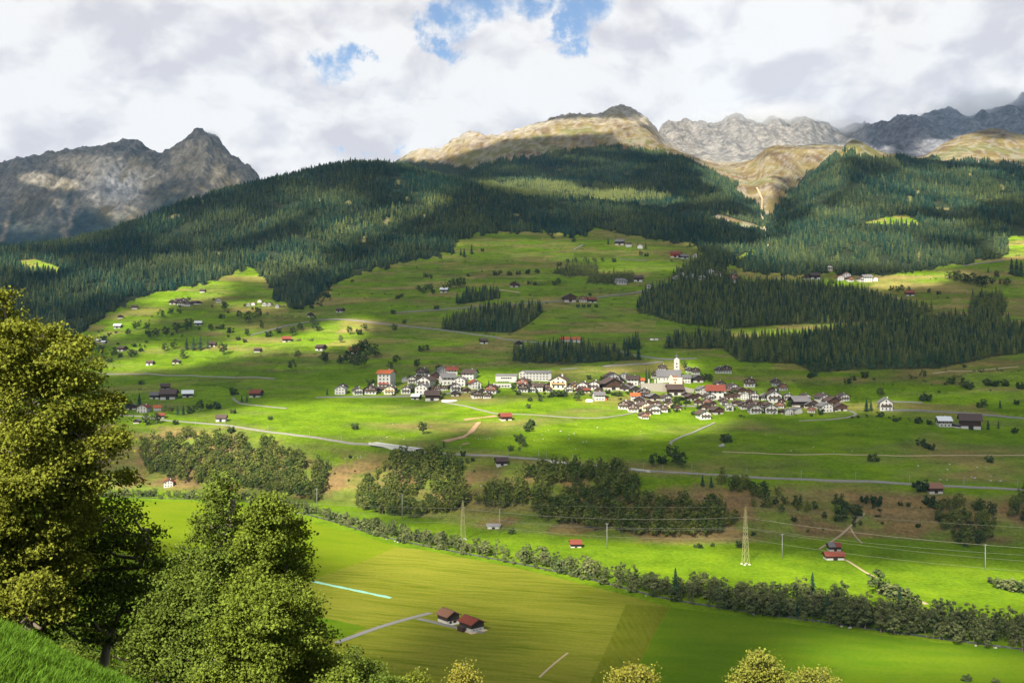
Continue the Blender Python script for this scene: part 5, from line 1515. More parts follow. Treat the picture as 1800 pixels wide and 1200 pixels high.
def leaf_quads(cen, nrm, size, asp=0.75, fold=0.25):
    """one folded leaf-clump face (4 vertices, 2 triangles) per centre"""
    n = len(cen)
    x, y, z = rot_rows(n, nrm)
    s = (np.asarray(size)*np.ones(n))[:, None]
    V = np.stack([cen-x*s*.5*1.0-z*s*fold*.3, cen-y*s*.5*asp, cen+x*s*.5-z*s*fold*.3, cen+y*s*.5*asp], 1)
    V[:, 1] += z*s*fold*.5; V[:, 3] += z*s*fold*.5
    i = np.arange(n)*4
    Ft = np.concatenate([np.stack([i, i+1, i+3], 1), np.stack([i+1, i+2, i+3], 1)])
    return V.reshape(-1, 3), Ft

def crown_cloud(n, lobes, up=0.35, shell=0.55):
    """n points spread through several lobes (cx, cy, cz, rx, ry, rz) with outward normals"""
    lob = np.array(lobes)
    w = (lob[:, 3]*lob[:, 4]+lob[:, 4]*lob[:, 5])
    k = rng.choice(len(lob), n, p=w/w.sum())
    d = rng.normal(size=(n, 3)); d /= np.linalg.norm(d, axis=1, keepdims=True)
    r = (shell+(1-shell)*rng.random(n))*(1+0.10*rng.normal(size=n))
    P = lob[k, :3]+d*r[:, None]*lob[k, 3:]
    N = d/lob[k, 3:]; N /= np.linalg.norm(N, axis=1, keepdims=True)
    N = N+rng.normal(size=(n, 3))*0.45+np.array([0, 0, up])
    return P, N

def trunk_geo(h, r, lean=0.0, sides=6, base=-0.12):
    m = MB()
    m.tube([(0, 0, base), (lean*.3, 0, h*.5), (lean, lean*.4, h)], [r, r*.7, r*.25], sides)
    return m

def decid_geo(kind, n, seed):
    """unit height broadleaf tree: verts, tris, material per tri (0 leaves, 1 bark)"""
    global rng
    rng_s = rng; rng = np.random.default_rng(seed)
    R2 = random.Random(seed)
    if kind == 'round': W, zc, zr, nl = .36, .56, .38, 13
    elif kind == 'oval': W, zc, zr, nl = .25, .56, .41, 12
    elif kind == 'slim': W, zc, zr, nl = .17, .56, .42, 9
    elif kind == 'bush': W, zc, zr, nl = .58, .45, .45, 10
    lobes = []
    for i in range(nl):
        t = (i+.5)/nl
        zz = zc+zr*(2*t-1)*.78
        wr = W*math.sqrt(max(.15, 1-((zz-zc)/zr)**2))
        a = i*2.4+R2.uniform(-.4, .4)
        off = wr*R2.uniform(.3, .85)
        lr = W*R2.uniform(.28, .55)*(1.0-.35*t)
        lobes.append((off*math.cos(a), off*math.sin(a), zz, lr, lr, lr*R2.uniform(.75, 1.0)))
    P, N = crown_cloud(n, lobes)
    V, Ft = leaf_quads(P, N, (.085 if kind != 'bush' else .16)*rng.uniform(.7, 1.35, n)*(W/.30)**.4)
    m = trunk_geo(.62, .022 if kind != 'bush' else .03, R2.uniform(-.03, .03), 5, -.15)
    for i in range(3):
        l = lobes[R2.randrange(nl)]
        m.tube([(0, 0, .22+.08*i), (l[0]*.8, l[1]*.8, l[2])], [.011, .004], 4, cap=False)
    tv = np.array(m.v); b = len(V)
    tri = []
    for f in m.f:
        for j in range(1, len(f)-1): tri.append((f[0]+b, f[j]+b, f[j+1]+b))
    rng = rng_s
    return np.concatenate([V, tv]), np.concatenate([Ft, np.array(tri)]), np.r_[np.zeros(len(Ft), int), np.ones(len(tri), int)]

def spruce_geo(tiers, sides, seed, width=.17, ragged=.35, low=.06):
    """unit height conifer: drooping ragged skirts round a thin trunk"""
    r = np.random.default_rng(seed)
    V, Ft = [], []
    for t in range(tiers):
        u = t/tiers
        zt = low+(1-low)*min(1, (u+1.55/tiers)); zb = low+(1-low)*u
        rad = width*(1-u)**.85+.008
        b = len(V)
        V.append((r.normal()*.004, r.normal()*.004, zt))
        n = sides*2
        for i in range(n):
            a = 2*math.pi*(i+.5*r.random())/n+t*.7
            k = rad*(1 if i % 2 == 0 else 1-ragged-.25*r.random())*r.uniform(.8, 1.15)
            V.append((k*math.cos(a), k*math.sin(a), zb+(0 if i % 2 == 0 else .35/tiers)-r.random()*.02))
        for i in range(n): Ft.append((b, b+1+i, b+1+(i+1) % n))
    b = len(V); k = .014
    for zz in (-.12, .3):
        for i in range(4): V.append((k*math.cos(i*1.571), k*math.sin(i*1.571), zz))
    tri = []
    for i in range(4):
        j = (i+1) % 4; tri += [(b+i, b+j, b+4+j), (b+i, b+4+j, b+4+i)]
    return np.array(V), np.array(Ft+tri), np.r_[np.zeros(len(Ft), int), np.ones(len(tri), int)]

def merge_many(geos, pos, hgt, wid, name, mats, label_kind='stuff', tints=None):
    """many far trees that read as one mass become a single mesh"""
    n = len(pos); which = rng.integers(0, len(geos), n); ang = rng.uniform(0, 2*np.pi, n)
    tint = rng.random(n) if tints is None else tints
    Vs, Fs, Ms, Ts = [], [], [], []; base = 0
    for k, (gv, gf, gm) in enumerate(geos):
        s = np.nonzero(which == k)[0]
        if not len(s): continue
        c, sn = np.cos(ang[s])[:, None], np.sin(ang[s])[:, None]
        w, h = (hgt[s]*wid[s])[:, None], hgt[s][:, None]
        x = (gv[None, :, 0]*c-gv[None, :, 1]*sn)*w+pos[s, 0:1]
        y = (gv[None, :, 0]*sn+gv[None, :, 1]*c)*w+pos[s, 1:2]
        z = gv[None, :, 2]*h+pos[s, 2:3]
        V = np.stack([x, y, z], -1); m = V.shape[1]
        Vs.append(V.reshape(-1, 3))
        Fs.append((gf[None]+(np.arange(len(s))*m)[:, None, None]+base).reshape(-1, 3))
        Ms.append(np.tile(gm, len(s))); Ts.append(np.repeat(tint[s], m))
        base += len(s)*m
    me = mesh_np(name, np.concatenate(Vs), np.concatenate(Fs), mats, np.concatenate(Ms), {'tint': ('FLOAT', np.concatenate(Ts))})
    return tag(link(name, me), kind='stuff')

def scatter(test, bbox_t, step, jitter=.48, tol=5.0):
    """feet of trees on a jittered lattice of ground points seen from the eye (or just behind a skyline)"""
    xr, yr = bbox_t
    gx, gy = np.meshgrid(np.arange(xr[0], xr[1], step), np.arange(yr[0], yr[1], step))
    gx = (gx+rng.uniform(-jitter, jitter, gx.shape)*step).ravel(); gy = (gy+rng.uniform(-jitter, jitter, gy.shape)*step).ravel()
    z = ground(gx, gy); px = 900+gx/gy*F; py = 600-(z-H)/gy*F
    ok = (px > -300) & (px < 2060)
    cm = lookup(CL, gx, gy)
    ok &= py <= cm+tol
    gx, gy, z, px, py = [a[ok] for a in (gx, gy, z, px, py)]
    t = lookup(TL, gx, gy)
    k = test(px, py, t)
    return np.stack([gx, gy, z], 1)[k], px[k], py[k]

SPR_FAR = [spruce_geo(5, 5, s, .19, .3) for s in range(5)]
SPR_NEAR = [spruce_geo(9, 6, 20+s, .165, .38) for s in range(4)]
def forests():
    def t1(px, py, t): return (in_forest(px, py) & (t > 11.4) & (t < 17.3))
    P, px, py = scatter(t1, ((-2700, 2500), (1600, 4200)), 6.7, tol=4)
    den = fbm(P[:, 0]/60, P[:, 1]/60, 4, 201)
    keep = den > -0.50+rng.random(len(den))*0.35
    P, px, py, den = P[keep], px[keep], py[keep], den[keep]
    h = np.clip(rng.normal(14.5, 4.0, len(P)), 6, 25)*np.where(den < -.2, .72, 1)
    wide = rng.uniform(.9, 1.55, len(P))
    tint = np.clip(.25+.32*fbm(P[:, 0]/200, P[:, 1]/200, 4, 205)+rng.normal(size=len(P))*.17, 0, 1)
    lit_larch = (((px-1010)/170)**2+((py-338-.05*(px-1010))/15)**2 < 1) | ((((px-690)/110)**2+((py-382+.25*(px-690))/16)**2 < 1) & (rng.random(len(px)) < .6))
    tint = np.where(lit_larch, np.clip(tint+.55, 0, 1), tint)      # sunlight on the bands put into the tint, over paler larch green
    print('FOREST', len(P))
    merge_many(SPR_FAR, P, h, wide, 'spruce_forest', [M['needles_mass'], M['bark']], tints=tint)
forests()

class Kind:
    pass
def proto_mesh(name, geo, mats):
    v, f, mi = geo
    return mesh_np(name, v, f, mats, mi)
PM = {}
for k, n, cnt in (('round', 300, 4), ('oval', 280, 4), ('slim', 240, 3), ('bush', 220, 3)):
    PM[k] = [decid_geo(k, n, 300+i+len(k)*13) for i in range(cnt)]
PM['spruce'] = SPR_NEAR
_pm = {}
def tree_mesh(kind, i, leafmat):
    key = (kind, i, leafmat)
    if key not in _pm:
        nm = {'spruce': 'spruce_tree', 'bush': 'bush', 'cypress': 'cypress_tree'}.get(kind, 'broadleaf_tree')
        _pm[key] = proto_mesh(nm, PM[kind][i], [M[leafmat], M['bark']])
    return _pm[key]
def plant(kind, leafmat, x, y, h, wid, name, label, cat, group):
    i = R.randrange(len(PM[kind]))
    me = tree_mesh(kind, i, leafmat)
    o = link(name, me, None, (x, y, float(ground(x, y))-.1), R.uniform(0, 6.28), (h*wid, h*wid, h))
    return tag(o, label, cat, group)

# groves near the village: the largest spruces one by one, the rest of them as a mass
COUNT = {'spruce': 0}
def groves():
    names = {'grove_school': 'grove above the white school', 'grove_patch': 'round little grove left of the church', 'grove_mid': 'grove under the country road', 'grove_small': 'small grove under the farm track',
             'grove_lower': 'wide grove behind the church', 'grove_upper': 'upper wide grove', 'hedge_a': 'hedge wood', 'hedge_b': 'hedge wood', 'hamlet_wood': 'hamlet wood', 'wood_far_right': 'far right wood'}
    mass = []
    for key in list(FOREST)[2:]:
        poly = FOREST[key]
        step = 7.5 if key in ('grove_school', 'grove_patch', 'grove_mid', 'grove_small') else 7.8
        P, px, py = scatter(lambda px, py, t: inpoly(px, py, poly) & ~in_clear(px, py) & (t > 10.5), ((-700, 1500), (1200, 2400)), step, tol=6)
        order = np.argsort(P[:, 1])
        quota = {'grove_school': 70, 'grove_patch': 20, 'grove_mid': 50, 'grove_lower': 100, 'grove_small': 10}.get(key, 0)
        for r, i in enumerate(order):
            broad = rng.random() < {'grove_school': .38, 'hedge_a': .9, 'hedge_b': .9, 'wood_far_right': .9, 'hamlet_wood': .3, 'grove_lower': .25, 'grove_small': .2}.get(key, .15)
            h = rng.uniform(11, 20) if not broad else rng.uniform(7, 12)
            if r < quota:
                if broad: plant('oval' if R.random() < .5 else 'round', 'leaf_wood' if key == 'grove_school' else 'leaf_bush', P[i, 0], P[i, 1], h, rng.uniform(.9, 1.2), 'broadleaf_tree', 'green broadleaf tree between spruces in the '+names[key], 'broadleaf tree', 'broadleaf trees in the '+names[key])
                else: plant('spruce', 'needles', P[i, 0], P[i, 1], h, rng.uniform(.95, 1.3), 'spruce_tree', 'dark pointed spruce tree in the '+names[key], 'spruce', 'spruces in the '+names[key])
            else: mass.append((P[i], h, broad))
    sp = [m for m in mass if not m[2]]; br = [m for m in mass if m[2]]
    merge_many(SPR_NEAR, np.array([m[0] for m in sp]), np.array([m[1] for m in sp]), rng.uniform(.95, 1.35, len(sp)), 'spruce_wood', [M['needles_mass'], M['bark']])
    small = [decid_geo('round', 90, 900+i) for i in range(3)]
    merge_many(small, np.array([m[0] for m in br]), np.array([m[1] for m in br]), rng.uniform(.9, 1.3, len(br)), 'broadleaf_wood', [M['leaf_mass'], M['bark']])
    print('GROVES', len(sp), len(br))
groves()

WOODS = [
 ('left wood under the railway', 'leaf_wood', 18, [(245, 800), (245, 772), (310, 776), (330, 766), (400, 772), (470, 778), (500, 802), (575, 818), (578, 850), (560, 885), (500, 872), (440, 862), (380, 852), (320, 852), (260, 832)]),
 ('middle wood under the arched bridge', 'leaf_wood', 16, [(625, 890), (640, 852), (700, 808), (760, 798), (815, 832), (800, 852), (830, 880), (800, 905), (720, 912), (640, 897)]),
 ('large central wood on the bank', 'leaf_wood', 26, [(835, 882), (860, 862), (910, 848), (950, 823), (1000, 826), (1060, 822), (1105, 829), (1130, 872), (1200, 884), (1290, 894), (1300, 930), (1250, 945), (1130, 945), (1020, 930), (940, 915), (935, 892), (850, 900)]),
 ('right bank thicket above the pylon', 'leaf_bush', 12, [(1262, 852), (1270, 830), (1300, 850), (1400, 884), (1450, 897), (1430, 908), (1300, 892)]),
 ('small clump right of the pylon', 'leaf_bush', 12, [(1440, 905), (1510, 898), (1515, 928), (1470, 932)]),
 ('right wood below the railway', 'leaf_bush', 10, [(1632, 908), (1650, 890), (1740, 890), (1750, 930), (1740, 955), (1700, 965), (1650, 932)]),
 ('wood at the right edge below the railway', 'leaf_bush', 7, [(1765, 876), (1830, 874), (1830, 932), (1770, 908)]),
]
def bank_woods():
    left = []
    for words, lm, quota, poly in WOODS:
        P, px, py = scatter(lambda px, py, t: inpoly(px, py, poly), ((-500, 560), (650, 1150)), 5.0, tol=8)
        den = fbm(P[:, 0]/22, P[:, 1]/22, 3, 231)
        P = P[den > -.42]
        order = rng.permutation(len(P)) if len(P) <= quota else np.argsort(P[:, 1]+rng.uniform(0, 60, len(P)))
        for r, i in enumerate(order):
            h = rng.uniform(6.5, 15.5)*(1.0 if lm == 'leaf_wood' else .8)
            kind = R.choices(['oval', 'round', 'slim', 'bush'], [.45, .3, .15, .1])[0]
            if r < quota:
                plant(kind, lm, P[i, 0], P[i, 1], h*(.6 if kind == 'bush' else 1), rng.uniform(.95, 1.3), 'broadleaf_tree', 'green broadleaf tree in the '+words, 'broadleaf tree', 'trees of the '+words)
            else: left.append((P[i], h))
    print('BANK rest', len(left))
    if left:
        merge_many(PM['oval']+PM['round'], np.array([m[0] for m in left]), np.array([m[1] for m in left]), rng.uniform(.95, 1.3, len(left)), 'bank_wood', [M['leaf_mass'], M['bark']])
bank_woods()

def river_belt():
    s = np.linspace(0, 1, len(RIVER))
    cum = np.r_[0, np.cumsum(np.linalg.norm(np.diff(RIVER, axis=0), axis=1))]
    def point(t, off):
        x = np.interp(t, cum, RIVER[:, 0]); y = np.interp(t, cum, RIVER[:, 1])
        nx = np.interp(t, cum, RIVER_N[:, 0]); ny = np.interp(t, cum, RIVER_N[:, 1])
        sg = 1 if ny > 0 else -1
        return x+sg*nx*off, y+sg*ny*off
    items = []
    t = 0
    while t < cum[-1]:
        x, y = point(t, 0); px = 900+x/y*F
        if px < -60 or px > 1900: t += 6; continue
        far_rows = [3.6, 8.5]
        if px > 1150: far_rows += [15, 20, 25.5]
        if 1360 < px < 1480: far_rows += [31, 37]
        if px > 1480: far_rows += [30]
        rows = [(o, 'far') for o in far_rows]
        if px > 1250: rows += [(-4.0, 'near')] if R.random() < .85 else []
        elif R.random() < .8: rows += [(-2.6, 'low')]
        for o, side in rows:
            if R.random() < .13: continue
            xx, yy = point(t+R.uniform(-2, 2), o+R.uniform(-1.4, 1.4))
            h = R.choice([R.uniform(5, 9), R.uniform(8, 13), R.uniform(10, 14.5)])*(1.0 if px > 900 else .9)*(1.1 if side == 'near' else 1)
            if px < 640: h *= .72
            kind = R.choices(['oval', 'round', 'slim', 'bush', 'spruce'], [.42, .27, .16, .10, .05 if px > 1150 else 0])[0]
            if side == 'low': kind = 'bush'; h *= R.uniform(.55, .8)
            if kind == 'bush': h *= .6
            zone = ('at the left end of the river belt' if px < 640 else 'in the river belt behind the hay field' if px < 1000 else 'in the river belt below the tall pylon' if px < 1400 else 'in the wide right part of the river belt')
            if side != 'far': zone = 'on the near bank of the river, '+('right' if px > 1250 else 'left')+' part'
            items.append((h/yy, kind, xx, yy, h, zone))
        t += R.uniform(3.6, 5.0)
    items.sort(reverse=True)
    rest = []; n = 0
    for k, kind, xx, yy, h, zone in items:
        if kind == 'spruce': plant('spruce', 'needles', xx, yy, h*1.15, 1.2, 'spruce_tree', 'small dark spruce '+zone, 'spruce', 'spruces by the river')
        elif n < 285: plant(kind, 'leaf_belt', xx, yy, h, R.uniform(1.0, 1.4), 'alder_tree', 'grey green alder '+zone, 'alder', 'alders '+zone); n += 1
        else: rest.append((xx, yy, h))
    rest = np.array(rest); P = np.c_[rest[:, 0], rest[:, 1], ground(rest[:, 0], rest[:, 1])-.1]
    merge_many(PM['oval']+PM['round']+PM['bush'], P, rest[:, 2], rng.uniform(1.0, 1.4, len(P)), 'alder_belt', [M['leaf_belt_mass'], M['bark']])
    print('BELT', n, len(rest))
river_belt()

# single trees and bushes on the meadows: photo x, foot y, height in photo pixels, kind
SINGLES = """395,546,18 420,560,16 437,568,24 455,560,20 390,560,10 283,558,16 300,553,14 315,552,12 240,580,18 258,580,16 225,590,14 265,595,16 275,592,18 292,592,20 310,585,20 330,580,24 328,615,22s 340,615,23s 352,615,24s 365,612,20s 290,617,16 305,613,14 230,628,18 200,625,18 178,625,20 165,615,16 182,600,12 322,630,18 392,624,24 418,598,8 430,602,8 460,578,12 434,590,14 405,585,12 370,582,14 390,578,10 472,592,12 490,585,10 515,590,18 528,580,14 555,582,24 550,568,16 513,650,20 523,630,16y 571,638,22 597,640,14 249,676,10 410,694,15 212,722,26s 245,717,26s 258,748,26 275,745,22 290,727,16y 300,728,18y 312,729,17s 322,729,18s 335,726,16 352,723,22 368,719,12 382,719,16 425,707,13s 434,707,14s 410,727,11 475,738,9 405,761,14 308,746,10
624,755,14 743,763,24 575,694,12s 652,679,15 627,683,8 600,640,20 612,640,26 622,644,24 636,647,34 657,629,30 640,624,30 628,630,30 686,649,16 696,640,18 733,647,18 750,618,14 740,617,12 694,584,16 641,581,14 631,588,12 614,588,16 599,602,15y 570,639,20 711,568,8 771,651,12 725,686,16 734,677,16s 842,686,14s 859,682,14s 904,688,18 911,694,10 931,705,9 950,705,9 929,717,9 927,758,18 935,748,14 918,786,24 912,776,16 913,794,10y 898,792,11 780,786,12s 814,801,11 808,815,12 821,815,12y 790,801,10
974,697,14 984,697,14 992,696,13 1014,705,18 1022,694,10 1060,669,10 1087,667,10 1035,666,9 1136,672,26c 1141,671,25c 1203,647,16 1087,696,10 1109,694,10 1069,692,10 1218,729,9 1249,671,16 1276,777,18 1208,709,10 1190,707,10 1150,820,26 1165,815,18 1183,812,34 1197,823,32 1190,816,26
1433,662,22s 1548,697,18 1523,723,23s 1531,722,19s 1548,733,12 1490,674,12 1520,664,14 1500,668,10 1623,664,16 1673,674,14 1703,684,16 1695,680,14 1737,678,16 1750,679,12 1767,679,15 1792,683,14 1623,704,16 1632,704,14 1730,716,18 1722,716,12 1758,718,15s 1787,711,10 1573,741,9 1613,744,14 1633,746,10 1655,739,10 1737,755,17s 1755,753,14s 1783,761,12 1275,777,17 1620,784,17 1637,791,14 1628,788,12 1533,811,17 1543,811,9 1740,813,15 1390,714,12 1347,711,10 1443,728,12 1424,664,12
1235,854,20s 1250,856,20s 1597,889,8 1582,888,9 1540,889,22 1520,884,16 1473,889,26 1395,916,10 1620,863,24 1633,889,22 1645,893,16 1610,858,14 1230,963,10 1222,962,8 1252,960,8 1300,962,14 900,938,11
829,447,17s 816,452,16s 810,449,13s 848,442,7 1069,430,11s 1082,429,11s 1090,429,10s 1121,436,10s 1135,438,12s 1126,451,11 1137,451,8 1079,461,7 1008,425,8 768,544,9 757,491,10 748,487,8 823,486,6 879,484,11 870,484,9 895,484,9 912,483,9 928,481,9 945,480,9 984,468,9 998,462,9 1012,462,10 1029,461,10 1045,461,10 1059,460,9 1079,460,8 802,506,20 792,508,18 812,505,20 783,512,14 761,518,11 750,512,14 742,516,14 735,512,12 757,511,14 930,500,7 940,501,7 982,500,12 975,501,9 1037,520,6 1016,540,7 1026,540,7 1036,540,7 1048,540,7 700,525,8 706,522,7 691,552,9
1463,498,8 1567,512,12 1577,514,13 1585,513,14 1597,512,10 1633,516,10 1650,518,8 1667,491,16 1676,494,20 1684,495,22 1695,498,20 1710,501,24 1722,505,22 1732,506,24 1745,500,14 1737,479,10s 1752,488,14 1770,503,16 1760,500,12 1787,485,30s 1778,482,28s 1795,486,28s 1700,497,16 1500,475,10s 1220,470,12s 1240,668,14"""
ZONES = [(0, 500, 480, 605, 'on the upper left slope'), (0, 605, 480, 650, 'on the lower left slope'), (480, 540, 580, 660, 'on the sunlit bank at left'), (0, 660, 340, 760, 'by the left roadside hamlet'), (340, 660, 500, 770, 'on the left sunlit meadow'),
         (580, 560, 720, 660, 'above the left end of the village'), (720, 590, 780, 690, 'among the left village houses'), (500, 660, 720, 700, 'along the left village houses'), (780, 660, 915, 700, 'beside the white school'), (915, 690, 1000, 720, 'in the meadow under the village row'), (580, 735, 1000, 830, 'on the meadow below the village'), (1000, 640, 1130, 710, 'among the central village houses'),
         (1130, 640, 1260, 735, 'around the church'), (1130, 765, 1300, 830, 'by the stony path'), (1300, 655, 1460, 735, 'in the right part of the village'), (1460, 655, 1600, 735, 'right of the village'), (1600, 655, 1800, 722, 'on the dry slope at far right'), (1560, 730, 1800, 770, 'by the far right farm'), (1500, 770, 1800, 830, 'on the meadow above the railway, right'),
         (1200, 840, 1300, 975, 'on the bank left of the pylon'), (1300, 840, 1560, 975, 'on the bank right of the pylon'), (1560, 840, 1700, 900, 'around the rusty roofed barn'), (800, 400, 870, 455, 'at the forest corner of the top meadow'), (870, 400, 1260, 470, 'on the top meadow'), (720, 470, 850, 550, 'in the bushy patch, centre left'), (850, 470, 1100, 545, 'in the hedges of the upper meadow'), (600, 500, 730, 560, 'along the upper country road'), (860, 920, 940, 950, 'beside the low grey shed'), (1400, 460, 1660, 520, 'under the right forest'), (1660, 460, 1800, 520, 'at the right edge below the forest')]
def singles():
    items = []
    for tok in SINGLES.split():
        k = tok[-1] if tok[-1] in 'scy' else 'b'
        px, py, hp = [float(v) for v in tok.rstrip('scy').split(',')]
        zone = 'on the slope'
        for x0, y0, x1, y1, ph in ZONES:
            if x0 <= px < x1 and y0 <= py < y1: zone = ph; break
        items.append((px, py, hp, k, zone))
    PM['cypress'] = [spruce_geo(10, 5, 77, .10, .2)]
    by = {}
    for it in sorted(items): by.setdefault((it[4], it[3]), []).append(it)
    for (zone, k), lst in by.items():
        for i, (px, py, hp, _, _) in enumerate(lst):
            p = at(px, py); h = hp/F*p.y
            o = ordinal(i, len(lst)) if len(lst) > 1 else 'only one'
            if k == 's': plant('spruce', 'needles', p.x, p.y, h*1.05, 1.5, 'spruce_tree', f'dark spruce tree, {o} {zone}', 'spruce', None)
            elif k == 'c': plant('cypress', 'needles', p.x, p.y, h, 1.3, 'cypress_tree', f'dark slim columnar tree, {o} {zone}', 'columnar tree', None)
            elif k == 'y': plant('round', 'leaf_belt', p.x, p.y, h, 1.2, 'broadleaf_tree', f'light green tree, {o} {zone}', 'broadleaf tree', None)
            elif h > 11: plant('round', 'leaf_bush', p.x, p.y, h, 1.25, 'broadleaf_tree', f'round dark green broadleaf tree, {o} of its size {zone}' if False else f'dark green tree or bush, {o} {zone}', 'broadleaf tree', None)
            else: plant('bush', 'leaf_bush', p.x, p.y, h, 1.05, 'bush', f'dark green tree or bush, {o} {zone}', 'bush', None)
    # more scattered bushes on the left slope and the dry right slope: nothing tells these apart
    def bushy(poly, n, hmin, hmax, lab, grp, lm='leaf_bush'):
        xs = [p[0] for p in poly]; ys = [p[1] for p in poly]; c = 0
        while c < n:
            px, py = R.uniform(min(xs), max(xs)), R.uniform(min(ys), max(ys))
            if not inpoly(np.array([px]), np.array([py]), poly)[0]: continue
            p = at(px, py); h = R.uniform(hmin, hmax)
            plant('bush' if R.random() < .6 else 'round', lm, p.x, p.y, h, R.uniform(.95, 1.3), 'garden_shrub' if 'garden' in lab else 'bush', lab, 'shrub' if 'garden' in lab else 'bush', grp); c += 1
    bushy([(170, 570), (240, 545), (330, 520), (420, 530), (480, 540), (470, 570), (420, 600), (300, 610), (180, 640)], 46, 3, 8, 'small dark bush scattered on the left slope under the forest', 'scattered bushes on the left slope')
    bushy([(490, 545), (560, 520), (600, 505), (640, 482), (560, 545)], 26, 5, 10, 'bush at the forest corner right of the upper left hamlet', 'bushes at the forest corner')
    bushy([(1300, 640), (1420, 660), (1500, 655), (1650, 650), (1740, 640), (1800, 650), (1800, 690), (1650, 690), (1450, 672)], 24, 1.5, 4.5, 'low dark bush scattered on the dry slope at right', 'low bushes on the dry right slope')
    bushy([(580, 800), (640, 790), (820, 802), (860, 830), (640, 845), (590, 860)], 16, 1.5, 3.5, 'low bush on the dry bank beside the middle wood', 'low bushes on the dry bank')
    bushy([(1210, 850), (1280, 930), (1320, 955), (1500, 940), (1640, 950), (1780, 960), (1780, 930), (1560, 880), (1300, 895)], 26, 1.5, 4.0, 'low bush scattered on the brown bank at right', 'low bushes on the right bank')
    bushy([(1300, 715), (1480, 705), (1490, 732), (1300, 735)], 14, 2, 4, 'low garden bush between houses in the right half of the village', 'garden bushes in the right half of the village')
    bushy([(600, 680), (760, 680), (860, 700), (600, 697)], 16, 2, 4.5, 'low garden bush between houses in the left half of the village', 'garden bushes in the left half of the village')
    bushy([(900, 690), (1060, 692), (1080, 700), (910, 698)], 20, 2, 4.5, 'low garden bush under the village row below the school', 'garden bushes below the school')
    bushy([(1480, 735), (1600, 742), (1780, 765), (1650, 742), (1540, 728)], 18, 2, 4, 'low roadside bush between the village and the far right farm', 'roadside bushes at right')
    bushy([(1060, 690), (1180, 690), (1240, 720), (1190, 728), (1090, 712)], 34, 2.5, 6, 'garden bush between houses in the cluster below the church', 'garden bushes below the church')
    bushy([(1260, 680), (1340, 690), (1350, 728), (1270, 722)], 22, 2.5, 6, 'garden bush between houses in the quarter right of the church', 'garden bushes right of the church')
    bushy([(715, 660), (800, 658), (840, 690), (720, 694)], 20, 2.5, 6, 'garden bush among the upper left houses of the village', 'garden bushes among the upper left houses')
    # willow clump by the dirt track and low scrub at the right edge of the floor
    for px, py, hp, kind, lab in [(1543, 1045, 50, 'round', 'big grey green willow beside the dirt track'), (1560, 1046, 26, 'bush', 'left low scrub bush right of the big willow'), (1578, 1048, 24, 'bush', 'middle low scrub bush right of the big willow'), (1592, 1050, 20, 'bush', 'right low scrub bush right of the big willow'),
                                  (1745, 1025, 14, 'bush', 'leftmost low willow bush at right edge of the valley floor'), (1762, 1034, 20, 'bush', 'second low willow bush at right edge of the valley floor'), (1778, 1038, 24, 'bush', 'third low willow bush at right edge of the valley floor'), (1795, 1040, 24, 'bush', 'rightmost low willow bush at the frame edge of the valley floor'),
                                  (1700, 1196, 12, 'bush', 'small dark bush in the near meadow, left of two at bottom right'), (1752, 1200, 10, 'bush', 'small dark bush in the near meadow, right of two at bottom right')]:
        x, y = floor_xy(px, py); plant(kind, 'leaf_belt' if px < 1790 else 'leaf_bush', x, y, hp/F*y, 1.2 if kind == 'round' else 1.5, 'willow', lab, 'bush' if kind == 'bush' else 'willow', None)
singles()

def tufts():
    # knee-high tussocks and seedlings over all the pastures: nobody could count them
    def t1(px, py, t):
        w = vnoise(px/40, py/9, 401)+.6*vnoise(px/13, py/5, 403)
        return (t > 8.1) & (t < 14.8) & ~in_forest(px, py) & (w > .32+.5*rng.random(len(px)))
    P, px, py = scatter(t1, ((-1500, 1500), (680, 2500)), 6.5, tol=2)
    small = [decid_geo('bush', 22, 950+i) for i in range(4)]
    n = len(P); print('TUFTS', n)
    merge_many(small, P, np.clip(rng.lognormal(-.35, .5, n), .35, 2.4), rng.uniform(1.0, 1.8, n), 'pasture_tussocks', [M['tussock'], M['bark']])
tufts()
def hedges():
    # broken lines of scrub on the terrace banks between the meadow strips
    def t1(px, py, t): return (t > 10.6) & (t < 14.7) & ~in_forest(px, py)
    P, px, py = scatter(t1, ((-1500, 1500), (1000, 2500)), 5.2, tol=2)
    x, y, z = P.T
    uz = z/11.0+0.8*fbm(x/300, y/300, 3, 93); ux = x/95+0.6*fbm(x/260, y/260, 3, 91)
    fz = np.abs(uz-np.floor(uz)-.5)
    k = (fz > .455) & (_hash(np.floor(ux*1.3), np.round(uz), 57) > .80) & (rng.random(len(x)) < .55)
    in_v = (px > 570) & (px < 1500) & (py > 640) & (py < 742)
    k &= ~in_v
    P = P[k]; n = len(P); print('HEDGE', n)
    merge_many([decid_geo('bush', 60, 970+i) for i in range(4)]+[decid_geo('round', 70, 980)], P, np.clip(rng.lognormal(.75, .45, n), .9, 6), rng.uniform(1.0, 1.6, n), 'terrace_hedges', [M['leaf_mass_dark'], M['bark']])
hedges()

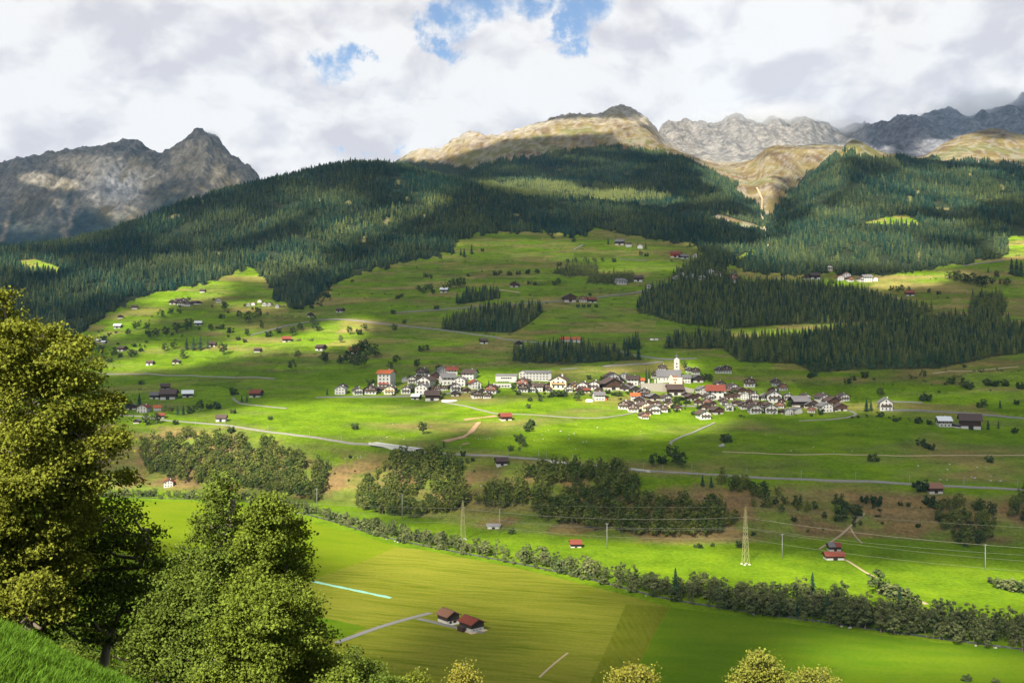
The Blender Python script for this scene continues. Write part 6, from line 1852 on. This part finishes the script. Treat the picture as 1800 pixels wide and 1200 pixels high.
def stones():
    geo = []
    for s in range(4):
        r = np.random.default_rng(s)
        import bmesh
        bm = bmesh.new(); bmesh.ops.create_icosphere(bm, subdivisions=2, radius=1)
        for v in bm.verts:
            k = 1+.25*math.sin(v.co.x*3+s)+.2*math.cos(v.co.y*4+s*2)+r.normal()*.06
            v.co = Vector((v.co.x*k, v.co.y*k*.8, v.co.z*k*.65))
        me = bpy.data.meshes.new('boulder'); bm.to_mesh(me); bm.free(); me.materials.append(M['rock']); geo.append(me)
    p = at(1268, 785)
    o = link('boulder', geo[0], None, (p.x, p.y, p.z+.8), .4, (3.0, 3.0, 2.6)); tag(o, 'big pale boulder under the tree on the meadow at right', 'boulder')
    for lst, lab, grp in (([(R.uniform(930, 1130), R.uniform(745, 795)) for _ in range(13)]+[(985, 758), (1000, 771), (1126, 762), (1050, 752)], 'small pale stone lying on the meadow below the village', 'stones below the village'),
                          ([(R.uniform(600, 820), R.uniform(745, 780)) for _ in range(8)]+[(836+i*5, 771+R.uniform(-1, 1)) for i in range(7)], 'small pale stone on the left meadow above the railway', 'stones above the railway'),
                          ([(R.uniform(1330, 1600), R.uniform(750, 800)) for _ in range(8)]+[(R.uniform(1600, 1790), R.uniform(815, 850)) for _ in range(14)], 'small pale stone on the right slope above the railway', 'stones on the right slope'),
                          ([(R.uniform(830, 900), R.uniform(835, 860)) for _ in range(9)]+[(R.uniform(600, 650), R.uniform(798, 815)) for _ in range(7)], 'small pale stone on the dry bank under the railway', 'stones on the dry bank')):
        for px, py in lst:
            p = at(px, py); s = R.uniform(.35, .95)
            o = link('boulder', R.choice(geo), None, (p.x, p.y, p.z+s*.25), R.uniform(0, 6), (s, s, s)); tag(o, lab, 'stone', grp)
    # pale blocks along the river bank
    for k in range(14):
        i = R.randrange(20, len(RIVER)-8); sg = 1 if RIVER_N[i][1] > 0 else -1
        q = RIVER[i]-sg*RIVER_N[i]*R.uniform(3.6, 5.2)
        s = R.uniform(.4, .8)
        o = link('boulder', R.choice(geo), None, (q[0], q[1], s*.3), R.uniform(0, 6), (s*1.3, s, s)); tag(o, 'pale block along the near edge of the river', 'stone', 'blocks along the river')
stones()

# ------------------------------------------------------------------ near trees on the slope at the left
def near_tree(name, label, cat, d, base_px, clumps, leaves, leaf, leafmat, bark, trunk_r, twigs=0, bare=None, up=0.5):
    """clumps: (px, py, radius px[, depth offset m]); all become real metres at their own distance"""
    k = d/F
    bx = (base_px-900)*k
    bz = float(ground(bx, d))
    root = bpy.data.objects.new(name, None); COL.objects.link(root)
    root.location = (bx, d, bz)
    tag(root, label, cat, None)
    lob = []
    for c in clumps:
        dd = c[3] if len(c) > 3 else R.uniform(-1.2, 1.2)
        y = d+dd; kk = y/F
        r = c[2]*kk
        lob.append(((c[0]-900)*kk-bx, dd, H+(600-c[1])*kk-bz, r, r*1.15, r*.92))
    # every clump is a dark heart with several smaller tufts standing out of it
    big = lob; lob = []
    for (x, y, z, rx, ry, rz) in big:
        lob.append((x, y, z, rx*.62, ry*.62, rz*.62))
        for j in range(7):
            v = np.array([R.gauss(0, 1), R.gauss(-.25, 1), R.gauss(.25, .9)]); v /= np.linalg.norm(v)
            q = R.uniform(.26, .46)
            lob.append((x+v[0]*rx*.72, y+v[1]*ry*.72, z+v[2]*rz*.72, rx*q, ry*q, rz*q*.8))
    # sprays: many small tufts on the clumps, each a handful of leaves
    nspray = max(20, int(leaves/34))
    P, N = crown_cloud(nspray, lob, up=.4, shell=.5)
    sr = leaf*2.1
    per = leaves//nspray
    cen = np.repeat(P, per, 0)+rng.normal(size=(nspray*per, 3))*sr*np.array([.9, .9, .34])
    tilt = rng.normal(size=(nspray, 3))*.35
    nr = np.repeat(N/np.linalg.norm(N, axis=1, keepdims=True)*.7+tilt, per, 0)+rng.normal(size=(nspray*per, 3))*.55+np.array([-.05, -.12, up])
    V, Ft = leaf_quads(cen, nr, leaf*rng.uniform(.6, 1.3, len(cen)), .72, .3)
    crown = mesh_np('crown', V, Ft, [M[leafmat]])
    link('crown', crown, root)
    # trunk, limbs to every clump, and twigs
    m = MB()
    top = max(big, key=lambda l: l[2])
    zmid = top[2]*.55
    cx = sum(l[0] for l in big)/len(big)
    path = [Vector((0, .3, -.6)), Vector((cx*.15, .5, zmid*.35)), Vector((cx*.55, .8, zmid*.8)), Vector((top[0]*.8+cx*.2, .7, top[2]*.80)), Vector((top[0], .5, top[2]*.93))]
    m.tube(path, [trunk_r, trunk_r*.8, trunk_r*.5, trunk_r*.2, trunk_r*.04], 9)
    link('trunk', m.mesh('trunk', [M[bark]], True), root)
    b = MB()
    for l in big:
        t = min(.95, max(.12, (l[2]-l[3]*.9)/top[2]))
        seg = t*(len(path)-1); i = min(len(path)-2, int(seg)); p0 = path[i].lerp(path[i+1], seg-i)
        e = Vector(l[:3]); mid = p0.lerp(e, .5)+Vector((0, 0, -.12*(e-p0).length))
        b.tube([p0, mid, e], [trunk_r*.32, trunk_r*.2, trunk_r*.07], 6, cap=False)
        for j in range(5):
            dv = Vector((R.gauss(0, 1), R.gauss(0, 1), R.gauss(.2, .7))).normalized()*l[3]*R.uniform(.6, 1.0)
            q = p0.lerp(e, R.uniform(.55, 1.0))
            b.tube([q, q+dv*.5+Vector((0, 0, .08)), q+dv], [trunk_r*.09, trunk_r*.06, trunk_r*.02], 4, cap=False)
    link('limbs', b.mesh('limbs', [M[bark]], True), root)
    if bare:
        for (x0, y0, x1, y1) in bare:
            w = MB(); dd = R.uniform(-2.0, .4)
            def q(px, py): return Vector(((px-900)*(d+dd)/F-bx, dd, H+(600-py)*(d+dd)/F-bz))
            a, e = q(x0, y0), q(x1, y1)
            mid = a.lerp(e, .5)+Vector((R.gauss(0, .15), R.gauss(0, .2), R.gauss(.12, .12)))
            w.tube([a, mid, e], [.022, .014, .005], 5, cap=False)
            for j in range(4):
                s = a.lerp(e, R.uniform(.3, .95)); dv = (e-a).normalized()*R.uniform(.25, .7)+Vector((R.gauss(0, .3), R.gauss(0, .2), R.gauss(.1, .3)))
                w.tube([s, s+dv*.6, s+dv], [.016, .01, .004], 4, cap=False)
                s2 = s+dv*.6; dv2 = dv*.5+Vector((R.gauss(0, .2), R.gauss(0, .1), R.gauss(0, .2)))
                w.tube([s2, s2+dv2], [.008, .003], 4, cap=False)
            link('bare_branch', w.mesh('bare_branch', [M['bark_grey']], True), root)
    return root

near_tree('maple_tree', 'tall yellowish maple at the left edge with bare grey branches', 'maple tree', 27.0, 25,
          [(2, 525, 22), (0, 575, 40), (45, 600, 36), (92, 592, 30), (125, 620, 40), (62, 648, 52), (150, 668, 40), (110, 690, 50), (182, 715, 36), (150, 752, 50), (205, 765, 26), (95, 760, 46), (60, 815, 60), (20, 660, 50), (190, 790, 28), (120, 820, 44), (165, 842, 36), (215, 838, 22), (30, 880, 62), (110, 890, 50), (8, 770, 34), (20, 940, 60), (85, 945, 55), (150, 905, 40), (0, 1010, 60), (60, 1010, 60), (110, 1000, 50), (30, 1060, 40), (-30, 930, 60), (-30, 640, 50), (-40, 800, 50), (25, 690, 46, -1.6), (48, 760, 46, -1.8), (15, 835, 46, -1.6), (60, 850, 44, -1.8), (30, 585, 34, -1.2), (5, 630, 40, -1.4), (80, 800, 36, -1.2), (55, 1030, 40, -2.4), (15, 1060, 36, -2.4), (95, 1065, 34, -2.0)],
          82000, .10, 'leaf_maple', 'bark', .20,
          bare=[(-10, 770, 55, 745), (-10, 745, 62, 722), (0, 820, 40, 770), (10, 850, 30, 760), (-10, 880, 50, 800), (-5, 800, 70, 790), (20, 900, 60, 830), (60, 905, 75, 820), (150, 880, 175, 840)])
near_tree('broadleaf_tree', 'dense rounded dark green tree below the maple', 'broadleaf tree', 30.0, 150,
          [(120, 905, 45), (185, 905, 42), (160, 950, 60), (225, 945, 40), (250, 985, 38), (205, 1010, 65), (110, 990, 75), (40, 960, 65), (268, 1035, 34), (150, 1060, 70), (20, 1040, 70), (80, 1080, 60), (250, 1070, 46), (190, 1110, 50), (262, 950, 30), (285, 1000, 34), (278, 1050, 40), (232, 905, 26)],
          24000, .105, 'leaf_dark', 'bark', .24, up=.55)
near_tree('broadleaf_tree', 'pointed dark green tree rising above the meadow edge', 'broadleaf tree', 27.0, 360,
          [(391, 840, 11), (380, 862, 18), (402, 866, 18), (390, 895, 32), (362, 918, 24), (420, 920, 24), (374, 955, 42), (336, 975, 26), (412, 985, 40), (345, 1020, 50), (305, 1030, 34), (400, 1050, 50), (300, 1090, 55), (360, 1110, 55), (280, 1150, 60), (350, 1175, 60), (385, 880, 22, -1.3), (372, 930, 28, -1.3), (388, 975, 30, -1.4), (365, 1020, 34, -1.4), (380, 1075, 36, -1.4)],
          30000, .095, 'leaf_mid', 'bark', .2, up=.45)
near_tree('broadleaf_tree', 'bright yellow green tree at the front of the near grove', 'broadleaf tree', 21.5, 455,
          [(472, 885, 20), (495, 900, 22), (455, 910, 24), (482, 935, 38), (518, 925, 20), (450, 960, 36), (505, 975, 36), (470, 1005, 46), (525, 1000, 20), (430, 1030, 36), (510, 1045, 40), (540, 1055, 20), (460, 1075, 55), (530, 1095, 35), (410, 1120, 45), (490, 1135, 60), (555, 1130, 32), (440, 1180, 60), (540, 1180, 50), (585, 1170, 28), (400, 1200, 50), (600, 1205, 35)],
          52000, .072, 'leaf_green', 'bark', .09, up=.45)
near_tree('broadleaf_tree', 'shaded dark tree between the dense tree and the bright tree', 'broadleaf tree', 36.0, 290,
          [(270, 1090, 50), (230, 1140, 60), (300, 1140, 60), (340, 1190, 70), (250, 1200, 70), (170, 1170, 50), (380, 1150, 50), (390, 1215, 55), (130, 1130, 45), (200, 1225, 60), (300, 1030, 34), (322, 985, 24), (310, 1075, 40)],
          16000, .11, 'leaf_dark', 'bark', .2)
near_tree('hazel_bush', 'dark hazel bush right of the bright near tree', 'bush', 52.0, 640,
          [(615, 1165, 26), (640, 1180, 30), (665, 1195, 26), (600, 1200, 40), (650, 1225, 40), (690, 1215, 22), (625, 1150, 12)], 9000, .15, 'leaf_dark', 'bark', .12)
near_tree('hazel_bush', 'small rounded bush at the bottom edge beside the hazel', 'bush', 70.0, 728,
          [(728, 1192, 13), (715, 1205, 16), (745, 1206, 15), (700, 1212, 12)], 2600, .16, 'leaf_green', 'bark', .1)
near_tree('birch_tree', 'slender yellow birch top at the bottom edge, leftmost yellow tree', 'birch', 92.0, 815,
          [(815, 1162, 6), (814, 1175, 11), (817, 1188, 15), (805, 1196, 11), (828, 1194, 12), (815, 1208, 20), (815, 1235, 24)], 2600, .24, 'leaf_yellow', 'bark_pale', .12)
near_tree('birch_tree', 'yellow birch top at the bottom edge below the hay field corner', 'birch', 88.0, 1112,
          [(1108, 1174, 12), (1132, 1180, 12), (1090, 1186, 16), (1120, 1194, 22), (1145, 1196, 14), (1100, 1212, 30), (1078, 1200, 14), (1130, 1225, 30)], 4200, .24, 'leaf_yellow', 'bark_pale', .14)
near_tree('birch_tree', 'largest yellow birch top at the bottom edge, right of centre', 'birch', 84.0, 1338,
          [(1334, 1153, 8), (1322, 1164, 12), (1350, 1166, 12), (1335, 1180, 20), (1312, 1180, 11), (1366, 1185, 14), (1302, 1197, 14), (1348, 1202, 24), (1322, 1215, 30), (1382, 1203, 12)], 6500, .24, 'leaf_yellow', 'bark_pale', .16)
near_tree('birch_tree', 'low greenish yellow birch top, rightmost of the yellow trees', 'birch', 90.0, 1430,
          [(1420, 1186, 14), (1445, 1186, 13), (1432, 1200, 20), (1408, 1202, 14), (1460, 1202, 12), (1430, 1225, 28)], 3000, .24, 'leaf_yellow', 'bark_pale', .12)

def near_grass():
    n = 60000
    d = 5.5+11*rng.random(n)**.8
    px = -80+360*rng.random(n)
    x = (px-900)/F*d
    z = ground(x, d)
    h = rng.uniform(.04, .12, n)*(.7+.6*np.clip(fbm(x/.6, d/.6, 3, 3)+.5, 0, 1))
    a = rng.uniform(0, 6.28, n); w = rng.uniform(.006, .014, n)
    lx, ly = rng.normal(size=n)*h*.5, rng.normal(size=n)*h*.5
    p = np.stack([x, d, z-.01], 1)
    dx = np.stack([np.cos(a)*w, np.sin(a)*w, np.zeros(n)], 1)
    V = np.stack([p-dx, p+dx, p+np.stack([lx, ly, h], 1)], 1).reshape(-1, 3)
    i = np.arange(n)*3
    me = mesh_np('meadow_grass', V, np.stack([i, i+1, i+2], 1), [M['grass_blade']])
    tag(link('meadow_grass', me), kind='stuff')
near_grass()

# ------------------------------------------------------------------ cloud clinging to the far peaks, and the air
def mist():
    m, g = mat('cloud_bank')
    co = g.n('ShaderNodeTexCoord').outputs['Object']
    ob = g.n('ShaderNodeTexCoord').outputs['Generated']
    nz = g.noise(g.vmath('MULTIPLY', co, (1, 1, 1.4)), 0.0042, 5, 0.6).outputs['Fac']
    c = g.vmath('SUBTRACT', ob, (0.5, 0.5, 0.5))
    r = g.vmath('LENGTH', g.vmath('SCALE', c, scale=2.0))
    f = g.math('SUBTRACT', g.math('ADD', nz, 0.32), g.math('MULTIPLY', r, 0.85))
    dn = g.math('MULTIPLY', g.ramp(f, 0.0, 0.45), 0.0038)
    v = g.n('ShaderNodeVolumePrincipled')
    v.inputs['Color'].default_value = (0.97, 0.97, 0.98, 1)
    v.inputs['Anisotropy'].default_value = 0.2
    g.val(v.inputs['Density'], dn)
    out = g.n('ShaderNodeOutputMaterial')
    g.t.links.new(v.outputs[0], out.inputs['Volume'])
    import bmesh
    for px, py, rx, ry, d, dep, lab in [(1350, 212, 150, 36, 7500, 420, 0), (1710, 192, 115, 40, 7600, 420, 0), (1475, 225, 60, 22, 7500, 300, 0), (365, 240, 34, 12, 7700, 150, 0), (1590, 222, 55, 22, 7500, 300, 0)]:
        bm = bmesh.new(); bmesh.ops.create_icosphere(bm, subdivisions=3, radius=1)
        me = bpy.data.meshes.new('cloud_bank'); bm.to_mesh(me); bm.free(); me.materials.append(m)
        k = d/F
        for vv in me.vertices: vv.co = (vv.co.x*rx*k, vv.co.y*dep, vv.co.z*ry*k)
        o = link('cloud_bank', me, None, ((px-900)*k, d, H+(600-py)*k))
        tag(o, kind='stuff')
mist()
def haze():
    m, g = mat('haze_air')
    v = g.n('ShaderNodeVolumePrincipled')
    v.inputs['Color'].default_value = (0.34, 0.62, 1.0, 1)
    v.inputs['Density'].default_value = HAZE
    v.inputs['Anisotropy'].default_value = 0.0
    out = g.n('ShaderNodeOutputMaterial')
    g.t.links.new(v.outputs[0], out.inputs['Volume'])
    mb = MB(); mb.box(-10500, 10500, -60, 9700, -60, 2560)
    o = link('haze', mb.mesh('haze', [m])); tag(o, kind='stuff')
HAZE = 0.000017
haze()
